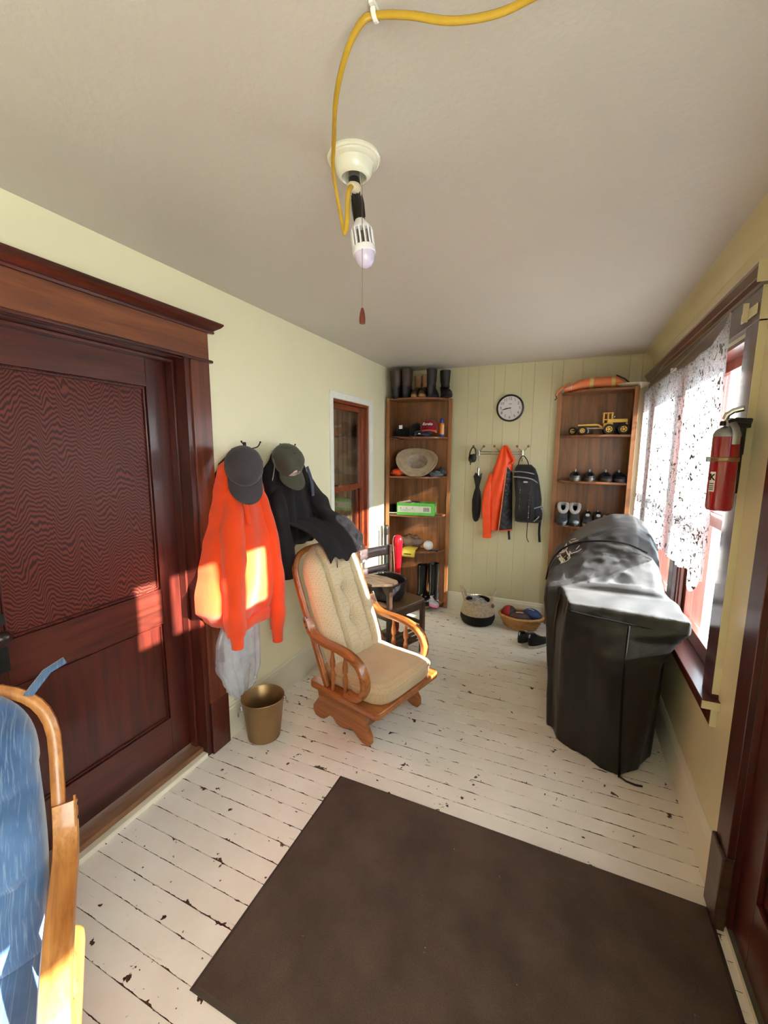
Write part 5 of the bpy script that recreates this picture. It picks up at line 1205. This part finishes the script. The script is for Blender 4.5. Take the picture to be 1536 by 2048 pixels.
# backpack
t = thing('backpack', 'black backpack with grey piping hanging on the coat rack', 'backpack', (0, YB, 0))
bp = fabric('black_pack_nylon', (30, 29, 32), 300, .6, .2); gp = plain('grey_reflective_piping', (138, 140, 146), .5); bp2 = fabric('black_pack_pocket', (36, 35, 38), 300, .6, .2)
def body(rows, n=40, p=3.6):
    rings = []
    for z, xc, hx_, yb, yf in rows:
        ring = []
        for j in range(n):
            a = 2*PI*j/n; c, s = math.cos(a), math.sin(a); k_ = (abs(c)**p+abs(s)**p)**(-1/p)
            ring.append(Vector((xc+c*k_*hx_, (yb+yf)/2+s*k_*(yf-yb)/2, z)))
        rings.append(ring)
    return G().loft(rings)
body([(.972, 1.368, .095, -.02, -.07), (.985, 1.37, .112, -.012, -.11), (1.05, 1.372, .118, -.01, -.145), (1.2, 1.37, .115, -.01, -.15), (1.32, 1.352, .112, -.01, -.14), (1.42, 1.335, .105, -.01, -.12), (1.48, 1.325, .09, -.012, -.095), (1.515, 1.315, .06, -.018, -.06)]).obj('main_body', bp, t, smooth=60)
body([(.995, 1.35, .07, -.12, -.16), (1.01, 1.35, .08, -.11, -.175), (1.2, 1.345, .082, -.11, -.18), (1.36, 1.335, .075, -.10, -.165), (1.395, 1.33, .06, -.10, -.14)]).obj('front_pocket', bp2, t, smooth=60)
body([(1.0, 1.455, .035, -.06, -.12), (1.02, 1.46, .04, -.05, -.135), (1.10, 1.462, .04, -.05, -.135), (1.13, 1.46, .036, -.055, -.125)]).obj('side_pocket', bp2, t, smooth=60)
def pipe(pts, r=.006): G().tube(bez(pts, 6), r, 6).obj('piping', gp, t, smooth=180)
pipe([(1.235, -.118, 1.45), (1.30, -.13, 1.452), (1.38, -.125, 1.44), (1.42, -.095, 1.425)]); pipe([(1.228, -.135, 1.405), (1.30, -.15, 1.402), (1.40, -.145, 1.385), (1.452, -.10, 1.34)], .007)
pipe([(1.405, -.142, 1.112), (1.45, -.142, 1.128), (1.49, -.12, 1.14)], .007); pipe([(1.43, -.14, .998), (1.465, -.135, 1.035), (1.492, -.115, 1.085)], .006)
G().tube(bez([(1.262, -.055, 1.50), (1.268, -.055, 1.55), (1.29, -.06, 1.592), (1.315, -.06, 1.588), (1.345, -.055, 1.54), (1.355, -.055, 1.495)], 6), .008, 8, flat=(.5, 1.1)).obj('grab_handle', bp, t, smooth=180)
for x in (1.205, 1.482): G().tube(bez([(x, -.03, 1.02), (x-.004, -.04, .9), (x+.006, -.04, .79)], 4), .011, 6, flat=(.25, 1), upv=(0, -1, 0)).obj('strap', bp, t, smooth=180)
G().tube(bez([(1.385, -.17, 1.30), (1.382, -.182, 1.2), (1.384, -.185, 1.08), (1.380, -.17, .98), (1.374, -.10, .90), (1.376, -.09, .83), (1.394, -.09, .79)], 5), .004, 6).obj('bungee_cord', M['black'], t, smooth=180)
for z in (1.26, 1.2, 1.14, 1.08, 1.04): G().ball((1.384, -.188, z), .004, 8, 6).obj('bead', M['steel'], t, smooth=180)
for z in (1.26, 1.2, 1.14): G().ball((1.30, -.178, z), .004, 8, 6).obj('bead', M['steel'], t, smooth=180)
G().tube(bez([(1.30, -.168, 1.30), (1.296, -.18, 1.2), (1.30, -.176, 1.1)], 4), .0035, 6).obj('bungee_cord', M['black'], t, smooth=180)
B(1.325, 1.362, -.1705, -.166, 1.355, 1.367).obj('logo_patch', lt, t)
G().box((1.492, -.12, 1.105), (.018, .012, .045)).obj('buckle', gp, t, bevel=.003)

# ================================================================== RIGHT SHELF: BAG, DISC, TOY GRADER
t = thing('padded_bag', 'padded orange bag with yellow stripes on top of the right shelf', 'bag', (1.86, 4.0, ZT[5]+.001))
ov = plain('faded_orange_nylon', (222, 124, 78), .6, var=.08); ys_ = plain('yellow_stripe', (214, 184, 104), .6)
def vb(x):
    h_ = lerp([(-.24, .025), (-.2, .05), (-.12, .09), (-.05, .10), (.14, .102), (.20, .06), (.258, .008)], x); return h_
def ringv(x, gr=0):
    h_ = vb(x)+gr; d_ = .085+gr; out = []
    for j in range(20):
        a = 2*PI*j/20; c, s = math.cos(a), math.sin(a); out.append(Vector((x, c*d_*abs(math.cos(.15))*(1 if True else 1), h_/2+s*abs(s)**-.3*h_/2 if abs(s) > 1e-3 else h_/2)))
    for v in out: v.z = max(v.z, 0)
    return out
G().loft([ringv(x) for x in (-.24, -.22, -.18, -.12, -.06, 0, .06, .12, .15, .19, .23, .258)]).obj('body', ov, t, smooth=60)
for x in (-.05, .108): G().loft([ringv(x, .0025), ringv(x+.028, .0025)], False, False).obj('stripe', ys_, t, smooth=60)
G().tube([(.142, -.05, .103), (.2, -.07, .068), (.258, -.085, .012)], .006, 6).obj('dark_edge', M['black'], t, smooth=180)
for y_ in (-.02, -.06): G().tube(bez([(-.20, y_, .06), (-.25, y_-.03, .03), (-.285, y_-.06, -.01), (-.305, y_-.05, -.04)], 5), .012, 6, flat=(.35, 1)).obj('strap', ov, t, smooth=180)
G().tube(bez([(-.305, -.10, -.04), (-.295, -.1, -.065), (-.31, -.09, -.078)], 4), .004, 6).obj('strap_end', M['black'], t, smooth=180)
for q in (-.215, -.203, -.19): G().loft([ringv(q, .002), ringv(q+.006, .002)], False, False).obj('white_cord', lt, t, smooth=60)
t = thing('serving_plate', 'pale plate with a dark line overhanging the right shelf top', 'plate', (2.118, 3.985, ZT[5]+.001))
G().lathe([(.001, .002), (.075, 0), (.085, .004), (.126, .026), (.128, .030), (.122, .030), (.082, .009), (.001, .007)], 40).obj('dish', plain('pale_glaze', (206, 196, 168), .3, var=.05), t, smooth=50)
G().tube([(.118*math.cos(a), .118*math.sin(a), .0285) for a in [2*PI*j/48 for j in range(48)]], .002, 5, closed=True).obj('rim_line', plain('brown_line', (96, 48, 40), .4), t, smooth=180)
t = thing('toy_grader', 'yellow toy road grader with black tyres on the right shelf', 'toy grader', (1.905, 3.985, ZT[4]+.001))
ty = plain('yellow_enamel', (214, 170, 62), .35, .1, var=.06); tyr = plain('black_tyre', (24, 23, 24), .7)
rotx = Matrix.Rotation(PI/2, 3, 'X')
for x, r in ((.072, .043), (.176, .043), (-.125, .034), (-.20, .034)):
    for s in (-1, 1):
        yy = s*.058 if x > 0 else s*.05
        if x == -.20: 
            if s > 0: continue
            yy = .035
        w_ = G().lathe([(r*.5, -.016), (r*.92, -.016), (r, -.010), (r, .010), (r*.92, .016), (r*.5, .016)], 20, (x, yy, r), mat=rotx).obj('tyre', tyr, t, smooth=40)
        G().lathe([(r*.56, -.0168), (r*.58, -.0175), (r*.58, .0175), (r*.56, .0168)], 18, (x, yy, r), mat=rotx).obj('wheel_rim', ty, w_, smooth=40)
        dk2 = G()
        for q in range(5): a = 2*PI*q/5; dk2.lathe([(r*.13, -.0182), (r*.13, .0182)], 8, (x+r*.33*math.cos(a), yy, r+r*.33*math.sin(a)), mat=rotx)
        dk2.obj('wheel_hole', tyr, w_)
g = G(); g.prism([(-.16, .088), (-.03, .092), (.0, .088), (.045, .055), (.06, .055), (.06, .04), (.035, .04), (-.008, .075), (-.16, .075)], -.016, .016, 'xz'); g.obj('beam', ty, t, bevel=.003)
B(.03, .10, -.04, .04, .06, .095).obj('cab_floor', ty, t, bevel=.003)
B(.09, .205, -.034, .034, .098, .128).obj('engine_cover', ty, t, bevel=.004); B(.09, .20, -.03, .03, .05, .098).obj('engine', tyr, t, bevel=.003); B(.192, .206, -.034, .034, .06, .098).obj('grille', ty, t, bevel=.003)
for x, y in ((.03, -.038), (.03, .038), (.092, -.038), (.092, .038), (.062, -.038), (.062, .038)): B(x-.004, x+.004, y-.004, y+.004, .095, .172).obj('cab_post', ty, t)
B(.02, .10, -.044, .044, .172, .18).obj('cab_roof', ty, t, bevel=.003); B(.03, .09, -.04, -.036, .118, .126).obj('cab_rail', ty, t); B(.06, .094, -.04, .04, .095, .12).obj('cab_seat_box', ty, t, bevel=.002)
G().tube([(.106, -.03, .128), (.108, -.03, .15), (.116, -.03, .152)], .004, 6).obj('exhaust', M['chrome'], t, smooth=180)
def bl(u, v): a = -.9+1.8*v; return Vector((-.06+.022*math.cos(a)-.02+.05*(u-.5), -.075+.15*u, .03+.024*math.sin(a)))
G().sheet(4, 8, bl).obj('grader_blade', M['steel'], t, solid=.003, smooth=60)
B(-.09, .03, -.012, .012, .052, .06).obj('draw_bar', M['steel'], t); B(-.205, -.12, -.006, .006, .035, .045).obj('axle', tyr, t); B(-.13, -.118, -.05, .05, .03, .04).obj('axle', tyr, t)

# ================================================================== BASKETS ON THE FLOOR
def rope_basket(t, rows, mat_of, pitch=.011, n=40, sy=1.0):
    for z0, z1_, part, m_ in mat_of:
        g = G(); z = z0
        while z < z1_-1e-6:
            r = lerp(rows, z); g.tube([(r*math.cos(a), r*sy*math.sin(a), z) for a in [2*PI*j/n for j in range(n)]], pitch*.58, 6, closed=True); z += pitch*.92
        g.obj(part, m_, t, smooth=60)
sea = fabric('seagrass_rope', (178, 160, 136), 150, .95, .25, 60, .7, .1, .003); brp = fabric('black_rope', (22, 20, 20), 150, .95, .25, 60, .7, .1, .003)
t = thing('two_tone_basket', 'round seagrass basket with black lower half on the floor', 'basket', (.975, 3.895, 0))
rows = [(0, .118), (.02, .145), (.06, .158), (.10, .155), (.16, .14), (.23, .122)]
G().lathe([(.118, .002), (.138, .02), (.148, .06), (.146, .10), (.13, .16), (.112, .228)], 32, cap1=False).obj('inner_wall', brp, t, smooth=60)
rope_basket(t, rows, ((.006, .098, 'black_half', brp), (.104, .232, 'natural_half', sea)))
for s in (-1, 1):
    pts = bez([(s*.118, -.04, .21), (s*.138, -.035, .27), (s*.165, 0, .335), (s*.138, .035, .27), (s*.118, .04, .21)], 6); G().tube(pts, .012, 8).obj('handle', sea, t, smooth=180)
G().ball((.145, -.03, .19), .018, 10, 8, (.9, .9, 1.1)).obj('tassel', fabric('brown_tassel', (122, 92, 76), 200), t, smooth=180)
mx_ = plain('grey_white_yarn', (150, 146, 142), .9, var=.5, nscale=40)
crumple('yarn_bundle', 'grey and white yarn bundle filling the two-tone basket', 'yarn', (.975, 3.895, .11), (.10, .10, .06), mx_, 4.0, .3)
t = thing('tassel', 'frayed white tassel sticking out of the two-tone basket', 'tassel', (.94, 3.90, .20))
rnd = random.Random(3); g = G()
for i in range(26):
    a = rnd.uniform(.3, 2.6); g.tube([(0, 0, 0), (.03*math.cos(a), rnd.uniform(-.02, .02), .045*math.sin(a)+.01), (.075*math.cos(a)-.01, rnd.uniform(-.035, .03), .075*math.sin(a))], [.003, .0025, .0015], 4)
g.obj('strands', plain('pale_strands', (196, 194, 196), .8, var=.2), t); t.children[0]['kind'] = 'stuff'
G().lathe([(.008, -.06), (.009, 0)], 8).obj('stem', M['black'], t)
wk = wood('wicker_honey', (150, 104, 52), (204, 156, 92), 'x', 2, .5, .1)
t = thing('wicker_basket', 'oval honey wicker basket holding balls by the wall', 'basket', (1.372, 3.925, 0))
rows = [(0, .125), (.03, .15), (.08, .175), (.115, .19)]
G().lathe([(.001, .004), (.118, .004), (.140, .03), (.165, .08), (.180, .11)], 36, cap1=False, sy=.72).obj('inner_wall', wk, t, smooth=60)
z = .008; g = G(); li = 0
while z < .112:
    r = lerp(rows, z); g.tube([((r+.004*(1 if (j+li) % 2 else -1))*math.cos(2*PI*j/44), .72*(r+.004*(1 if (j+li) % 2 else -1))*math.sin(2*PI*j/44), z) for j in range(44)], .0052, 5, closed=True); z += .0098; li += 1
g.obj('weave', wk, t, smooth=60)
g = G()
for j in range(22):
    a = 2*PI*j/22; g.tube([(lerp(rows, z)*math.cos(a)*.985, .72*lerp(rows, z)*math.sin(a)*.985, z) for z in (.0045, .04, .08, .118)], .004, 5)
g.obj('stakes', wk, t, smooth=60)
G().tube([(.194*math.cos(a), .72*.194*math.sin(a)-.0, .122) for a in [2*PI*j/48 for j in range(48)]], .013, 8, closed=True).obj('rim', wk, t, smooth=180)
def halfball(name, label, loc, r, c1, c2):
    k = NT(name+'_rubber'); v = k.coords(); sx = k.n('SeparateXYZ'); k.l(v, sx.inputs[0]); gt = k.n('Math', operation='GREATER_THAN'); gt.inputs[1].default_value = .012; k.l(sx.outputs['X'], gt.inputs[0])
    mx = k.n('MixRGB'); k.l(gt.outputs[0], mx.inputs['Fac']); mx.inputs['Color1'].default_value = (*lin(c1), 1); mx.inputs['Color2'].default_value = (*lin(c2), 1); k.l(mx.outputs[0], k.b.inputs['Base Color']); k.set(.5)
    o = G().ball((0, 0, 0), r, 24, 16).obj(name, k.m, None, smooth=180, loc=loc); tag(o, label, 'ball')
halfball('rubber_ball', 'red and black ball in the wicker basket', (1.262, 3.93, .128), .068, (158, 24, 34), (40, 28, 30))
def football(label, loc, rz, col, sc=1):
    t = thing('football', label, 'football', loc, rz); m_ = plain(label.split()[0]+'_pebbled_skin', col, .5, var=.12, bump=.3, bscale=300)
    rings = []
    for i in range(19):
        s = -1+2*i/18; r = max(.0015, .062*(1-abs(s)**2.2)**.75)*sc; rings.append([Vector((s*.105*sc, r*math.cos(a), r*math.sin(a))) for a in [2*PI*j/24 for j in range(24)]])
    G().loft(rings).obj('shell', m_, t, smooth=60)
    G().tube([(x*sc, (-.018-.040*(1-abs(x)*6)*0)*sc, (.060*(1-(abs(x)/.105)**2.2)**.75)*sc) for x in (-.03, 0, .03)], .003, 6).obj('lacing', M['white'], t)
    x = -.062; r = .0625*(1-(abs(x)/.105)**2.2)**.75*sc; G().tube([(x*sc, r*1.02*math.cos(a), r*1.02*math.sin(a)) for a in [-2.2+2.0*j/12 for j in range(13)]], .006, 5, flat=(.25, 1.4), upv=(0, 0, 1)).obj('stripe', M['white'], t, smooth=60)
football('brown football with a white stripe in the wicker basket', (1.362, 3.872, .112), .12, (74, 48, 48))
football('blue football with a white stripe in the wicker basket', (1.468, 3.962, .122), -.55, (42, 66, 118), 1.0)
